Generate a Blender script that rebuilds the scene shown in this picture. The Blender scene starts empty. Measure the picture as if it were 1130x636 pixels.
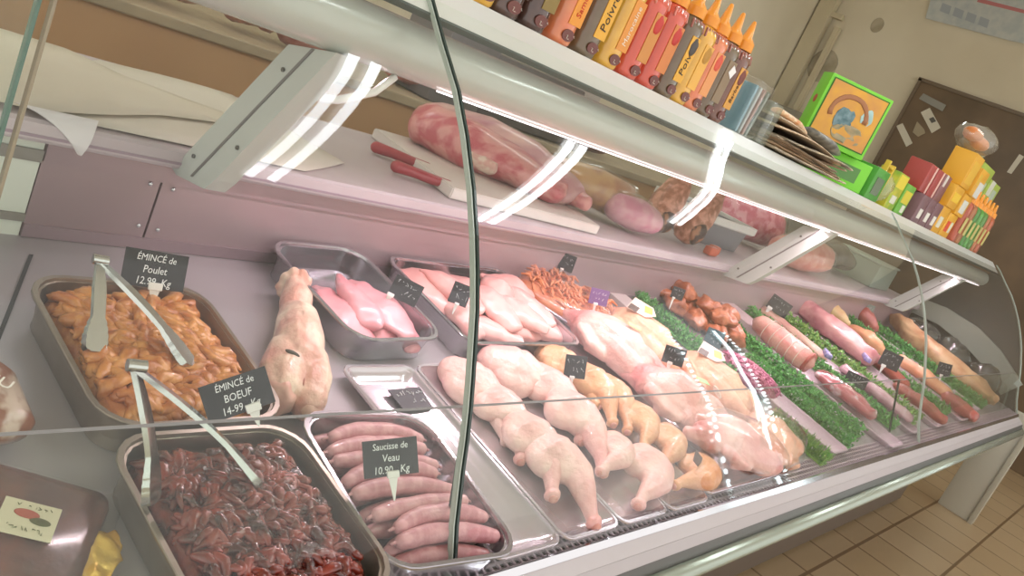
import bpy, bmesh, math, random
import numpy as np
from mathutils import Vector, Matrix, noise
random.seed(7)
S = bpy.context.scene
COL = S.collection
# ------------------------------------------------------------------ camera
EYE = Vector((0, 0, 1.42))
F = 954.793
RX = Vector((0.6160895, -0.6751596, 0.4057010)); UP = Vector((-0.0671347, 0.4681772, 0.8810806)); FW = Vector((0.7848100, 0.5700611, -0.2431124))
cd = bpy.data.cameras.new('camera'); cam = bpy.data.objects.new('camera', cd); COL.objects.link(cam)
cam.matrix_world = Matrix(((RX.x, UP.x, -FW.x, EYE.x), (RX.y, UP.y, -FW.y, EYE.y), (RX.z, UP.z, -FW.z, EYE.z), (0, 0, 0, 1)))
cd.sensor_width = 36; cd.lens = F / 1130 * 36; cd.clip_start = .02
S.camera = cam
# ------------------------------------------------------------------ world, exposure, big lights
S.view_settings.view_transform = 'Standard'; S.view_settings.look = 'None'
S.view_settings.gamma = 1; S.view_settings.use_curve_mapping = False
S.view_settings.exposure = 0.12
S.cycles.transparent_max_bounces = 24
W = bpy.data.worlds.new('world'); S.world = W; W.use_nodes = True
W.node_tree.nodes['Background'].inputs[0].default_value = (.95, .91, .88, 1)
W.node_tree.nodes['Background'].inputs[1].default_value = 1.35
CEIL_LED = 20.0
STRIP_W = 15.5
# ------------------------------------------------------------------ pixel rays on real planes of the counter
def ray(px, py): return RX * ((px - 565) / F) - UP * ((py - 318) / F) + FW
def on_y(px, py, y): r = ray(px, py); return EYE + r * (y / r.y)
def on_z(px, py, z): r = ray(px, py); return EYE + r * ((z - EYE.z) / r.z)
def on_x(px, py, x): r = ray(px, py); return EYE + r * (x / r.x)
TILT = math.radians(8); TT = math.tan(TILT)
def zd(y): return .782 + TT * (y - .524)
def dk(px, py, up=0.0):
    r = ray(px, py); k = (.782 + up - TT * .524 - EYE.z) / (r.z - TT * r.y); return EYE + r * k
# ------------------------------------------------------------------ helpers
def lin(h):
    h = h.lstrip('#'); v = [int(h[i:i+2], 16) / 255 for i in (0, 2, 4)]
    return tuple(((c + .055) / 1.055) ** 2.4 if c > .04045 else c / 12.92 for c in v) + (1,)
MATS = {}
def mat(name, col, rough=.5, metal=0, col2=None, scale=20, bump=0, bscale=None, detail=3, coat=0, lo=.35, hi=.65, stretch=None, spec=.5, emit=None, es=1, sss=0):
    if name in MATS: return MATS[name]
    m = bpy.data.materials.new(name); m.use_nodes = True; nt = m.node_tree; b = nt.nodes['Principled BSDF']
    b.inputs['Base Color'].default_value = lin(col); b.inputs['Roughness'].default_value = rough; b.inputs['Metallic'].default_value = metal
    b.inputs['Specular IOR Level'].default_value = spec; b.inputs['Coat Weight'].default_value = coat
    tc = nt.nodes.new('ShaderNodeTexCoord'); src = tc.outputs['Object']
    if stretch:
        mp = nt.nodes.new('ShaderNodeMapping'); mp.inputs['Scale'].default_value = stretch; nt.links.new(src, mp.inputs[0]); src = mp.outputs[0]
    if col2:
        n = nt.nodes.new('ShaderNodeTexNoise'); n.inputs['Scale'].default_value = scale; n.inputs['Detail'].default_value = detail; nt.links.new(src, n.inputs['Vector'])
        r = nt.nodes.new('ShaderNodeValToRGB'); r.color_ramp.elements[0].position = lo; r.color_ramp.elements[1].position = hi
        r.color_ramp.elements[0].color = lin(col); r.color_ramp.elements[1].color = lin(col2)
        nt.links.new(n.outputs[0], r.inputs[0]); nt.links.new(r.outputs[0], b.inputs['Base Color'])
    if bump:
        n2 = nt.nodes.new('ShaderNodeTexNoise'); n2.inputs['Scale'].default_value = bscale or scale; n2.inputs['Detail'].default_value = 4; nt.links.new(src, n2.inputs['Vector'])
        bp = nt.nodes.new('ShaderNodeBump'); bp.inputs['Strength'].default_value = bump; bp.inputs['Distance'].default_value = .004
        nt.links.new(n2.outputs[0], bp.inputs['Height']); nt.links.new(bp.outputs[0], b.inputs['Normal'])
    if emit: b.inputs['Emission Color'].default_value = lin(emit); b.inputs['Emission Strength'].default_value = es
    if sss:
        b.inputs['Subsurface Weight'].default_value = sss; b.inputs['Subsurface Radius'].default_value = (.012, .005, .004); b.inputs['Subsurface Scale'].default_value = 1
    MATS[name] = m; return m
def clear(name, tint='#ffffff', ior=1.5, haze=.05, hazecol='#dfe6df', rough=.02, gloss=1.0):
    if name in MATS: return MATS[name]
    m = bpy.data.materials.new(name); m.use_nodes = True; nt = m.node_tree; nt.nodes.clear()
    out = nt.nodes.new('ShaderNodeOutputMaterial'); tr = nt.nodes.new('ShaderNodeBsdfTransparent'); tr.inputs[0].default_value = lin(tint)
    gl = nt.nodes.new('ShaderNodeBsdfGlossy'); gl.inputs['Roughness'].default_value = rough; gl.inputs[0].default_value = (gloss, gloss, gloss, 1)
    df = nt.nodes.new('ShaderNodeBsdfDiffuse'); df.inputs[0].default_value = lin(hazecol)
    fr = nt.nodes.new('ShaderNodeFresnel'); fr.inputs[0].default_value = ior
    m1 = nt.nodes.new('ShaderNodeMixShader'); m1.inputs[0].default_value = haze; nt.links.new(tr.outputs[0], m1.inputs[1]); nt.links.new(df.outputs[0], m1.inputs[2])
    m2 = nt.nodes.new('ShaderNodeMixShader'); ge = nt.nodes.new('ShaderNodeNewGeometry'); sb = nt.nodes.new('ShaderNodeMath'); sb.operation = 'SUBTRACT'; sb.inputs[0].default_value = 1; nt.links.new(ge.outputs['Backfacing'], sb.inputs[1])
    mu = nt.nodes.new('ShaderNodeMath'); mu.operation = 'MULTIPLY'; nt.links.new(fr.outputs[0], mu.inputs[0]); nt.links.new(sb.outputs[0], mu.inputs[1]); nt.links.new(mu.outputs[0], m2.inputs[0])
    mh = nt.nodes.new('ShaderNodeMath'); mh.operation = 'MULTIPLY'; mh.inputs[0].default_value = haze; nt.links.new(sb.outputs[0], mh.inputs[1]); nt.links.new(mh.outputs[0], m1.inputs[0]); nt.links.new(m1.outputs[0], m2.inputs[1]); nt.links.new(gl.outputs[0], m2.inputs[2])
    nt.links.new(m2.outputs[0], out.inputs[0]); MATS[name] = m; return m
def emis(name, col, s):
    m = bpy.data.materials.new(name); m.use_nodes = True; nt = m.node_tree; nt.nodes.clear()
    o = nt.nodes.new('ShaderNodeOutputMaterial'); e = nt.nodes.new('ShaderNodeEmission'); e.inputs[0].default_value = lin(col); e.inputs[1].default_value = s
    nt.links.new(e.outputs[0], o.inputs[0]); return m
class MB:
    def __init__(s): s.bm = bmesh.new()
    def box(s, c, d, rot=None, bev=0):
        M = Matrix.Translation(Vector(c)) @ (rot.to_4x4() if rot else Matrix.Identity(4)) @ Matrix.Diagonal((d[0], d[1], d[2], 1))
        r = bmesh.ops.create_cube(s.bm, size=1, matrix=M)
        if bev:
            es = list({e for v in r['verts'] for e in v.link_edges})
            bmesh.ops.bevel(s.bm, geom=es, offset=bev, segments=2, affect='EDGES', profile=.5)
        return s
    def quadprism(s, pts, thick):   # pts: closed planar polygon (list of Vector), extruded along vector thick
        a = [s.bm.verts.new(p) for p in pts]; b = [s.bm.verts.new(Vector(p) + Vector(thick)) for p in pts]
        s.bm.faces.new(a[::-1]); s.bm.faces.new(b)
        n = len(pts)
        for i in range(n): s.bm.faces.new((a[i], a[(i+1) % n], b[(i+1) % n], b[i]))
        return s
    def rings(s, rings, cap=True):
        R = [[s.bm.verts.new(p) for p in r] for r in rings]; n = len(R[0])
        for a, b in zip(R, R[1:]):
            for i in range(n): s.bm.faces.new((a[i], a[(i+1) % n], b[(i+1) % n], b[i]))
        if cap: s.bm.faces.new(R[0][::-1]); s.bm.faces.new(R[-1])
        return s
    def tube(s, path, rad, seg=10, flat=1.0, cap=True):
        path = [Vector(p) for p in path]; n = len(path)
        if not isinstance(rad, (list, tuple)): rad = [rad] * n
        rr = []; up = None
        for i, p in enumerate(path):
            t = (path[min(i+1, n-1)] - path[max(i-1, 0)]).normalized()
            if up is None:
                up = Vector((0, 0, 1)) if abs(t.z) < .9 else Vector((0, 1, 0))
            u = t.cross(up).normalized(); v = u.cross(t).normalized(); up = v
            r = rad[i]; a, b = (r if isinstance(r, (list, tuple)) else (r, r * flat))
            rr.append([p + u * math.cos(q * 2 * math.pi / seg) * a + v * math.sin(q * 2 * math.pi / seg) * b for q in range(seg)])
        return s.rings(rr, cap)
    def capsule(s, path, rad, seg=12, ends=3):
        """tube with rounded ends"""
        path = [Vector(p) for p in path]; P = []; Q = []
        if not isinstance(rad, (list, tuple)): rad = [rad] * len(path)
        t0 = (path[0] - path[1]).normalized(); t1 = (path[-1] - path[-2]).normalized()
        g = lambda r: r if isinstance(r, (list, tuple)) else (r, r)
        a0 = g(rad[0]); a1 = g(rad[-1])
        for k in range(ends):
            q = (k + .35) / ends * math.pi / 2; P.append(path[0] + t0 * math.cos(q) * min(a0)); Q.append((a0[0] * math.sin(q), a0[1] * math.sin(q)))
        for p, r in zip(path, rad): P.append(p); Q.append(g(r))
        for k in range(ends):
            q = (ends - k - .65) / ends * math.pi / 2; P.append(path[-1] + t1 * math.cos(q) * min(a1)); Q.append((a1[0] * math.sin(q), a1[1] * math.sin(q)))
        return s.tube(P, Q, seg)
    def ell(s, c, r, rot=None, u=16, v=10):
        M = Matrix.Translation(Vector(c)) @ (rot.to_4x4() if rot else Matrix.Identity(4)) @ Matrix.Diagonal((r[0], r[1], r[2], 1))
        bmesh.ops.create_uvsphere(s.bm, u_segments=u, v_segments=v, radius=1, matrix=M); return s
    def noise(s, amp, sc, seed=0):
        for v in s.bm.verts:
            o = noise.noise_vector(v.co * sc + Vector((seed, seed * 2, 0))); v.co += o * amp
        return s
    def mesh(s, name, m, smooth=True):
        bmesh.ops.recalc_face_normals(s.bm, faces=s.bm.faces)
        me = bpy.data.meshes.new(name); s.bm.to_mesh(me); s.bm.free()
        if smooth:
            for p in me.polygons: p.use_smooth = True
        for mm in (m if isinstance(m, list) else [m]): me.materials.append(mm)
        return me
    def build(s, name, m, parent=None, smooth=False, loc=None):
        o = bpy.data.objects.new(name, s.mesh(name, m, smooth)); COL.objects.link(o)
        if parent: o.parent = parent
        if loc is not None: o.location = loc
        if smooth == 'auto': autosmooth(o)
        return o
def autosmooth(o, a=40):
    me = o.data; ang = math.radians(a); bm = bmesh.new(); bm.from_mesh(me)
    for e in bm.edges:
        e.smooth = not (len(e.link_faces) == 2 and e.calc_face_angle(0) > ang)
    bm.to_mesh(me); bm.free()
def voxel(mb, name, m, vs=.005, it=5):
    """fuse overlapping volumes into one continuous skin"""
    me = mb.mesh(name, m); o = bpy.data.objects.new(name, me); COL.objects.link(o)
    md = o.modifiers.new('r', 'REMESH'); md.mode = 'VOXEL'; md.voxel_size = vs; md.use_smooth_shade = True
    sm = o.modifiers.new('s', 'SMOOTH'); sm.factor = .5; sm.iterations = it
    dg = bpy.context.evaluated_depsgraph_get(); dg.update()
    me2 = bpy.data.meshes.new_from_object(o.evaluated_get(dg)); me2.name = name
    bpy.data.objects.remove(o)
    for p in me2.polygons: p.use_smooth = True
    if not me2.materials:
        me2.materials.append(m)
    return me2
def setp(o, label=None, cat=None, group=None, kind=None):
    if label: o['label'] = label
    if cat: o['category'] = cat
    if group: o['group'] = group
    if kind: o['kind'] = kind
    return o
def thing(name, label, cat, loc=(0, 0, 0), rz=0, tilt=None, group=None):
    o = bpy.data.objects.new(name, None); COL.objects.link(o); o.empty_display_size = .02
    place(o, loc, rz, tilt)
    return setp(o, label, cat, group)
def place(o, loc, rz=0, tilt=None):
    M = Matrix.Rotation(rz, 3, 'Z')
    if tilt is not None: M = (Matrix.Rotation(tilt, 3, 'X') @ M)
    o.rotation_euler = M.to_euler(); o.location = loc
def inst(name, me, parent=None, loc=(0, 0, 0), rz=0, tilt=None):
    o = bpy.data.objects.new(name, me); COL.objects.link(o); place(o, loc, rz, tilt)
    if parent: o.parent = parent
    return o
def dup(o, loc=None, rz=None, tilt=TILT):
    c = o.copy(); COL.objects.link(c)
    for ch in list(o.children):
        d = ch.copy(); COL.objects.link(d); d.parent = c
        for g in list(ch.children):
            e = g.copy(); COL.objects.link(e); e.parent = d
    if loc is not None: place(c, loc, rz or 0, tilt)
    return c
def struct(o): o['kind'] = 'structure'; return o
def text(body, size, m, parent, loc, rot, name='lettering', ext=.0003, align='CENTER', shear=0, sx=1):
    cu = bpy.data.curves.new('t', 'FONT'); cu.body = body; cu.size = size; cu.extrude = ext; cu.align_x = align; cu.align_y = 'CENTER'; cu.shear = shear; cu.resolution_u = 2
    t = bpy.data.objects.new('t', cu); COL.objects.link(t); dg = bpy.context.evaluated_depsgraph_get(); dg.update()
    me = bpy.data.meshes.new_from_object(t.evaluated_get(dg)); bpy.data.objects.remove(t); me.name = name
    me.materials.clear(); me.materials.append(m)
    o = bpy.data.objects.new(name, me); COL.objects.link(o); o.parent = parent; o.location = loc; o.rotation_euler = rot; o.scale = (sx, 1, 1)
    return o
def rrect(w, d, r, z, n=5, cx=0, cy=0):
    P = []
    for k, (sx, sy) in enumerate(((1, 1), (-1, 1), (-1, -1), (1, -1))):
        for i in range(n + 1):
            a = math.pi / 2 * (k + i / n); P.append(Vector((cx + sx * (w / 2 - r) + r * math.cos(a), cy + sy * (d / 2 - r) + r * math.sin(a), z)))
    return P
# ------------------------------------------------------------------ materials
steel = mat('brushed_steel', '#8a8486', .32, .75, '#9a9496', 6, .05, 60, stretch=(1, 8, 1))
decksteel = mat('deck_steel', '#aaa4a8', .36, .35, '#b6b0b3', 3)
risersteel = mat('riser_steel', '#a08b90', .34, .3, '#ab969b', 2)
brightsteel = mat('bright_steel', '#d6d6da', .12, .95)
shallow = mat('shallow_tray_steel', '#cdc5cb', .18, .7)
traysteel = mat('tray_steel', '#aeabb0', .2, .88, '#bbb8bd', 8)
white_alu = mat('white_lacquer', '#d8dad5', .3, coat=.2)
tubegrey = mat('lamp_housing_lacquer', '#c2c4bd', .22, coat=.3)
armgrey = mat('arm_lacquer', '#c6cbc6', .4)
dark = mat('dark_rubber', '#2b2c2c', .5)
darkgrey = mat('dark_grey_panel', '#5b5a56', .4)
worktop_m = mat('worktop_laminate', '#c9bdc1', .42, 0, '#bdb0b6', 5)
cream = mat('wall_plaster', '#ddd3b8', .8, 0, '#d2c7ab', 1.2, .1, 40)
white_plastic = mat('white_plastic', '#f1eeea', .35)
slate = mat('slate_board', '#2f2e33', .55, 0, '#3a393e', 30)
chalk = mat('white_chalk_marker', '#f2f2f4', .7)
glass = clear('counter_glass', '#fdfffd', 1.36, .03)  # diffuse haze share paints a pale veil of reflections into the panes
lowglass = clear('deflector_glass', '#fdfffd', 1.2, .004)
film = clear('clear_film', '#ffffff', 1.4, .045, '#f6f4f4', .12)
# ================================================================== THE ROOM
tile = mat('floor_tiles', '#a8906c', .35)
def tile_nodes(m, c1, c2, mortar, sc, ms=.012):
    nt = m.node_tree; b = nt.nodes['Principled BSDF']; tc = nt.nodes.new('ShaderNodeTexCoord'); br = nt.nodes.new('ShaderNodeTexBrick')
    br.offset = 0; br.inputs['Scale'].default_value = sc; br.inputs['Mortar Size'].default_value = ms; br.inputs['Brick Width'].default_value = .5; br.inputs['Row Height'].default_value = .5
    br.inputs['Color1'].default_value = lin(c1); br.inputs['Color2'].default_value = lin(c2); br.inputs['Mortar'].default_value = lin(mortar)
    nt.links.new(tc.outputs['Object'], br.inputs[0]); nt.links.new(br.outputs[0], b.inputs['Base Color'])
tile_nodes(tile, '#bda582', '#b39a76', '#82694b', 1.5)
struct(MB().box((3.2, 1, -.05), (11.4, 7.6, .1)).build('floor', tile))
struct(MB().box((3.2, 1, 3.75), (11.4, 7.6, .1)).build('ceiling', mat('ceiling_paint', '#e4e0d2', .8)))
struct(MB().box((3.2, 4.21, 1.85), (11.4, .1, 3.7)).build('wall_back', cream))
struct(MB().box((8.55, 1, 1.85), (.1, 6.3, 3.7)).build('wall_right', cream))
# white boxed column in the corner of the two walls, lighter wall lining stepping down to the counter
tr = MB(); a = on_x(867, 78, 8.44); b = on_x(905, 17, 8.44)
tr.box((8.43, 4.06, 1.85), (.1, .16, 3.7)); tr.box((8.44, 3.86, 2.2), (.06, .05, 1.4)); tr.box((8.44, 3.95, 3.0), (.06, .16, .05))
struct(tr.build('trim_1', mat('trim_paint', '#c9bd9d', .7)))
# ================================================================== THE REFRIGERATED COUNTER
X0, X1 = -.35, 5.48
L = Vector((2.5, .9, 0))
PROF = [(.99, .036), (.962, .018), (.902, -.033), (.844, -.079), (.797, -.127), (.748, -.185), (.712, -.235), (.686, -.275), (.66, -.318), (.64, -.358), (.62, -.398), (.604, -.432), (.587, -.472), (.573, -.509), (.558, -.545), (.545, -.576), (.527, -.61), (.508, -.644)]
PROF = [(y, z + 1.42) for y, z in PROF]
def yz(x, pts): return [Vector((x, y, z)) for y, z in pts]
ctr = thing('refrigerated_counter', 'long glass-fronted butcher counter with steel deck, white arms and lamp tube', 'display counter', L)
def part(mb, name, m, smooth=False, parent=None): return mb.build(name, m, parent or ctr, smooth, None if parent else -L)
def span(x0, x1, pts): return MB().quadprism(yz(x0, pts), (x1 - x0, 0, 0))
part(span(X0, X1, [(.555, zd(.555)), (1.27, zd(1.27)), (1.27, zd(1.27) - .02), (.555, zd(.555) - .02)]), 'deck', decksteel)
sm = MB(); sm.quadprism([Vector((.545, 1.2, zd(1.2) + .001)), Vector((.44, .99, zd(.99) + .001)), Vector((.2, .5 + .1, zd(.6) + .001)), Vector((.206, .6, zd(.6) + .001)), Vector((.446, .99, zd(.99) + .001)), Vector((.551, 1.2, zd(1.2) + .001))], (0, 0, .0012))
part(sm, 'deck_seam', dark)
# air grille with three rows of slots
gr = MB(); gy = [.507, .5195, .532, .5445, .557]
for y in gy: gr.box(((X0 + X1) / 2, y, zd(y) + .001), (X1 - X0, .0035, .004))
x = X0
while x < X1: gr.box((x, .532, zd(.532) + .001), (.0045, .05, .0035), Matrix.Rotation(TILT, 3, 'X')); x += .0165
part(gr, 'air_grille', mat('grille_steel', '#c9b9c1', .35, .5))
part(span(X0, X1, [(.506, zd(.506) - .025), (.56, zd(.56) - .025), (.56, zd(.56) - .03), (.506, zd(.506) - .03)]), 'air_duct', dark)
part(span(X0, X1, [(.507, .784), (.503, .784), (.497, .772), (.5, .765), (.507, .765)]), 'grille_rim', brightsteel)
# front profile: dark slot, pinkish white band with a groove, dark groove, bumper
part(span(X0, X1, [(.502, .771), (.478, .7565), (.478, .70), (.52, .70), (.52, .771)]), 'front_profile', mat('front_lacquer', '#c9c2c4', .35))
part(span(X0, X1, [(.4775, .7565), (.462, .745), (.462, .735), (.4775, .735)]), 'front_profile_lower_band', mat('front_lacquer_lower', '#bdb6b8', .35))
part(span(X0, X1, [(.4615, .744), (.4525, .722), (.4525, .695), (.48, .66), (.5, .66), (.5, .744)]), 'groove', darkgrey)
bp = MB().tube([(X0, .442, .712), (X1 - .06, .442, .712), (X1, .46, .712), (X1 + .02, .5, .712)], .0165, 12); part(bp, 'bumper', mat('bumper_metal', '#a9b3a6', .22, .5), True)
part(span(X0, X1, [(.5, .69), (.78, .66), (.78, .02), (.80, .02), (.80, .76), (.5, .76)]), 'base_panel', mat('base_brown', '#6b5f55', .4))
part(span(X0, X1, [(.82, .0), (1.8, .0), (1.8, .8), (.82, .8)]), 'plinth', darkgrey)
# riser behind the deck, worktop on it
RY = 1.252
def riser(x0, x1, m, name='riser'): return part(span(x0, x1, [(RY, zd(1.25) - .005), (RY, 1.037), (RY + .02, 1.037), (RY + .02, zd(1.25) - .005)]), name, m)
riser(.735, X1, risersteel); riser(.548, .731, risersteel); riser(X0, .546, mat('riser_white', '#d9ddd2', .3, 0), 'riser_end_panel')
for z0, z1 in ((1.0, 1.015), (.905, .918)): pass
b = MB()
for z, h in ((1.012, .018), (.915, .012)): b.box(((X0 + .546) / 2, RY - .003, z), (.546 - X0, .005, h))
part(b, 'riser_grey_rails', mat('rail_grey', '#8a857f', .4))
part(span(.548, X1, [(RY - .004, .885), (RY - .004, .905), (RY, .905), (RY, .885)]), 'riser_foot_strip', mat('foot_strip_steel', '#a18d95', .3, .4))
part(span(.548, X1, [(RY - .006, 1.005), (RY - .006, 1.037), (RY, 1.037), (RY, 1.005)]), 'riser_head_strip', mat('head_strip_steel', '#a38f95', .3, .4))
for x, z in ((.715, .998), (.755, .995), (.718, .925), (.752, .922)): part(MB().ell((x, RY - .002, z), (.004, .003, .004), u=10, v=6), 'rivet', brightsteel, True)
part(span(X0, X1, [(1.222, 1.04), (1.218, 1.045), (1.218, 1.068), (1.225, 1.072), (1.74, 1.072), (1.74, 1.04)]), 'worktop', worktop_m)
part(span(X0, X1, [(1.2165, 1.048), (1.2165, 1.052), (1.218, 1.052), (1.218, 1.048)]), 'worktop_edge_groove', mat('groove_mauve', '#a08c99', .4))
part(span(X0, X1, [(1.72, 0.8), (1.72, 1.04), (1.74, 1.04), (1.74, 0.8)]), 'service_back', darkgrey)
# slanted arms carrying the lamp tube
AP = [(1.06, 1.300), (.955, 1.322), (1.118, 1.066), (1.137, 1.043), (1.222, 1.03), (1.238, 1.034)]
for x in (.752, 2.80, 4.80):
    a = part(MB().quadprism(yz(x - .018, AP), (.036, 0, 0)), 'arm', armgrey)
    g = [(1.006, 1.311), (1.0, 1.3115), (1.176, 1.046), (1.182, 1.045)]
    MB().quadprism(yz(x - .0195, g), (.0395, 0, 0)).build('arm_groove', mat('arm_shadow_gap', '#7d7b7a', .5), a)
    for y, z in ((1.05, 1.265), (1.19, 1.075), (1.09, 1.13)): MB().tube([(x - .0185, y, z), (x - .021, y, z)], .0035, 8).build('screw', mat('screw_head', '#6e6e6c', .3, .6), a)
cb = MB().tube([(.775, 1.03, 1.245), (.80, 1.0, 1.255), (.84, .98, 1.285), (.87, .985, 1.315)], .006, 8); part(cb, 'lamp_cable', white_plastic, True)
# lamp tube and its light
tb = MB().tube([(X0, .995, 1.357), (5.3, .995, 1.357)], .041, 28); part(tb, 'lamp_tube', tubegrey, 'auto')
lt = part(MB().box((3.1, .975, 1.3170), (4.3, .003, .0022)), 'light_strip', emis('counter_led', '#ffeef4', 4))
ld = bpy.data.lights.new('counter_light', 'AREA'); ld.shape = 'RECTANGLE'; ld.size = 4.4; ld.size_y = .004; ld.energy = STRIP_W; ld.color = (1, .76, .86)
lo = bpy.data.objects.new('counter_light', ld); COL.objects.link(lo); lo.parent = ctr; lo.location = Vector((3.05, 1.0, 1.3125)) - L; lo.rotation_euler = (math.radians(-12), 0, 0); ld.spread = math.radians(150)
# top shelf: sloping front cap and flat shelf
part(span(X0, X1 - .1, [(.944, 1.417), (.999, 1.462), (1.02, 1.462), (1.02, 1.445), (.96, 1.412)]), 'top_cap', white_alu)
part(span(X0, X1 - .1, [(.943, 1.416), (.944, 1.419), (.96, 1.412), (.962, 1.408)]), 'top_cap_seal', mat('seal_green_grey', '#39463f', .4))
part(span(X0, X1 - .1, [(1.0205, 1.462), (1.31, 1.462), (1.31, 1.447), (1.0205, 1.447)]), 'top_shelf', white_alu)
# curved glass panes with their edges
def curved(x0, x1):
    bm = MB(); n = []
    P = PROF[1:]
    for i, (y, z) in enumerate(P):
        a = Vector(P[max(i-1, 0)]); c = Vector(P[min(i+1, len(P)-1)]); t = (c - a).normalized(); n.append(Vector((t.y, -t.x)))   # outward (-y)
    o = [(y, z) for y, z in P]; inn = [(y - n_.x * .005 * (1 if n_.x < 0 else -1), z - n_.y * .005 * (1 if n_.x < 0 else -1)) for (y, z), n_ in zip(P, n)]
    ring = lambda x: [Vector((x, y, z)) for y, z in o] + [Vector((x, y, z)) for y, z in inn[::-1]]
    A = [bm.bm.verts.new(p) for p in ring(x0)]; B = [bm.bm.verts.new(p) for p in ring(x1)]; k = len(A)
    for i in range(k): bm.bm.faces.new((A[i], A[(i+1) % k], B[(i+1) % k], B[i]))
    m = len(P)
    for V in (A, B):
        for i in range(m - 1): bm.bm.faces.new((V[i], V[i+1], V[k-2-i], V[k-1-i]))
    return bm
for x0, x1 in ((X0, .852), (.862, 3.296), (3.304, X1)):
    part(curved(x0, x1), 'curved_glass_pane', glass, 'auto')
def seam(x, w, m, name='glass_edge'):
    P = PROF; out = [(y - .0015, z + .001) for y, z in P]; inn = [(y + .007, z - .001) for y, z in P]
    bm = MB(); R = [[Vector((x - w/2, y, z)), Vector((x + w/2, y, z)), Vector((x + w/2, b, c)), Vector((x - w/2, b, c))] for (y, z), (b, c) in zip(out, inn)]
    bm.rings(R); return part(bm, name, m)
edge = mat('glass_edge_dark', '#33423c', .2); edgel = mat('glass_edge_light', '#a9b5aa', .2)
seam(.860, .0045, edge); seam(.8525, .0022, edgel); seam(3.304, .0035, edgel); seam(X1, .01, edgel)
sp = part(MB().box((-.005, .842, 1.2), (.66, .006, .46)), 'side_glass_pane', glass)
MB().box((.3265, .842, 1.2), (.0035, .008, .46)).build('polished_edge', mat('side_edge_teal', '#5c7a70', .25), sp)
MB().box((.3375, .838, 1.2), (.003, .008, .46)).build('edge_trim', mat('side_edge_tan', '#a0907c', .3), sp)
# low air deflector glass just inside the curved panes
def defl(x0, x1): return MB().quadprism(yz(x0, [(.558, zd(.558) + .004), (.622, .977), (.626, .975), (.562, zd(.562) + .004)]), (x1 - x0, 0, 0))
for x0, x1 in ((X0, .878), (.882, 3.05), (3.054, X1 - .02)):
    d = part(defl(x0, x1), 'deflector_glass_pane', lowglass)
    MB().quadprism(yz(x0, [(.6215, .9765), (.6235, .979), (.6265, .977), (.6245, .9745)]), (x1 - x0, 0, 0)).build('polished_edge', mat('deflector_edge', '#8b8588', .3), d)
for x in (.88, 3.052):
    part(MB().quadprism(yz(x - .002, [(.557, zd(.557) + .003), (.621, .977), (.627, .975), (.563, zd(.563) + .003)]), (.004, 0, 0)), 'deflector_edge', edge)
# far end of the counter: dark inner wall, grey curved rail
ep = PROF[1:] + [(.52, .70), (1.25, .70), (1.74, 1.04), (1.74, 1.07), (1.25, 1.44)]
part(MB().quadprism(yz(X1 - .012, [(y + .008, z - .004) for y, z in PROF[1:]] + [(.53, .74), (1.25, .74), (1.25, 1.10)]), (.012, 0, 0)), 'end_wall', mat('end_wall_dark', '#575650', .35, col2='#4a4a45', scale=3))
rl = MB(); up = [(1008, 326), (1045, 340), (1080, 362), (1105, 388), (1128, 425)]; lo_ = [(1000, 342), (1035, 358), (1065, 382), (1086, 405), (1104, 436)]
U = [on_x(px, py, X1 - .055) for px, py in up]; D = [on_x(px, py, X1 - .055) for px, py in lo_]
rl.rings([[u, d, d + Vector((.03, 0, 0)), u + Vector((.03, 0, 0))] for u, d in zip(U, D)])
part(rl, 'end_rail', mat('end_rail_grey', '#9a9f95', .4), 'auto')
# ------------------------------------------------------------------ room lamps, added aisle fill lamps, things on walls
led = emis('ceiling_led', '#f4fbff', CEIL_LED)
for k, (x, y0, y1, lab) in enumerate(((1.92, -.45, .83, ''), (3.22, -.45, .75, ''), (4.6, .1, 1.4, ''))):
    t = thing('ceiling_lamp', 'white twin-tube ceiling lamp mirrored in the curved glass, %s of three' % {0: 'nearest', 1: 'second', 2: 'farthest'}[k], 'lamp', (x, (y0 + y1) / 2, 2.88), group='ceiling lamps over the counter')
    h = (y1 - y0) / 2
    MB().box((0, 0, 0), (.17, h * 2 + .1, .03), bev=.005).build('housing', white_plastic, t)
    for dy in (-h*.7, h*.7): MB().tube([(0, dy, .015), (0, dy, .82)], .004, 6).build('hanging_rod', white_plastic, t)
    for dx in (-.05, .05): MB().tube([(dx, -h, -.035), (dx, h, -.035)], .019 if k < 2 else .011, 12).build('lamp_tube', led, t, True)
for k, (x, y) in enumerate(((.9, 2.5), (3.6, 2.5), (6.4, 2.6))):  # unseen lamps added to brighten the walls and the service table
    t = thing('ceiling_lamp', 'added unseen fill lamp over the service aisle, %s of three' % ['nearest', 'middle', 'farthest'][k], 'lamp', (x, y, 3.2), group='added fill lamps over the service aisle')
    MB().box((0, 0, 0), (1.3, .17, .03), bev=.005).build('housing', white_plastic, t)
    for dy in (-.05, .05): MB().tube([(-.6, dy, -.035), (.6, dy, -.035)], .014, 12).build('lamp_tube', led, t, True)
    for dx in (-.4, .4): MB().tube([(dx, 0, .015), (dx, 0, .5)], .004, 6).build('hanging_rod', white_plastic, t)
vled = emis('window_led', '#e4f8ff', 17)
for k, (x, y, lab) in enumerate(((7.25, -1.62, 'upright bright strip with dotted bulbs beside it'), (6.1, -1.62, 'upright row of small dotted bulbs only'))):
    t = thing('light_string', lab + ', mirrored in the low glass', 'lamp', (x, y, 0))
    MB().box((.07, -.02, 1.45), (.3, .03, 2.2)).build('mount', mat('mount_white', '#dcdcd6', .5), t)
    if k == 0: MB().tube([(-.03, .01, .5), (-.03, .01, 2.45)],   .011, 10).build('light_strip', vled, t, True)
    dm = MB().ell((0, 0, 0), (.014, .014, .016), u=8, v=6).mesh('bulb', vled)
    for i in range(30): inst('bulb', dm, t, (.17, .01, .5 + i * .066))
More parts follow.
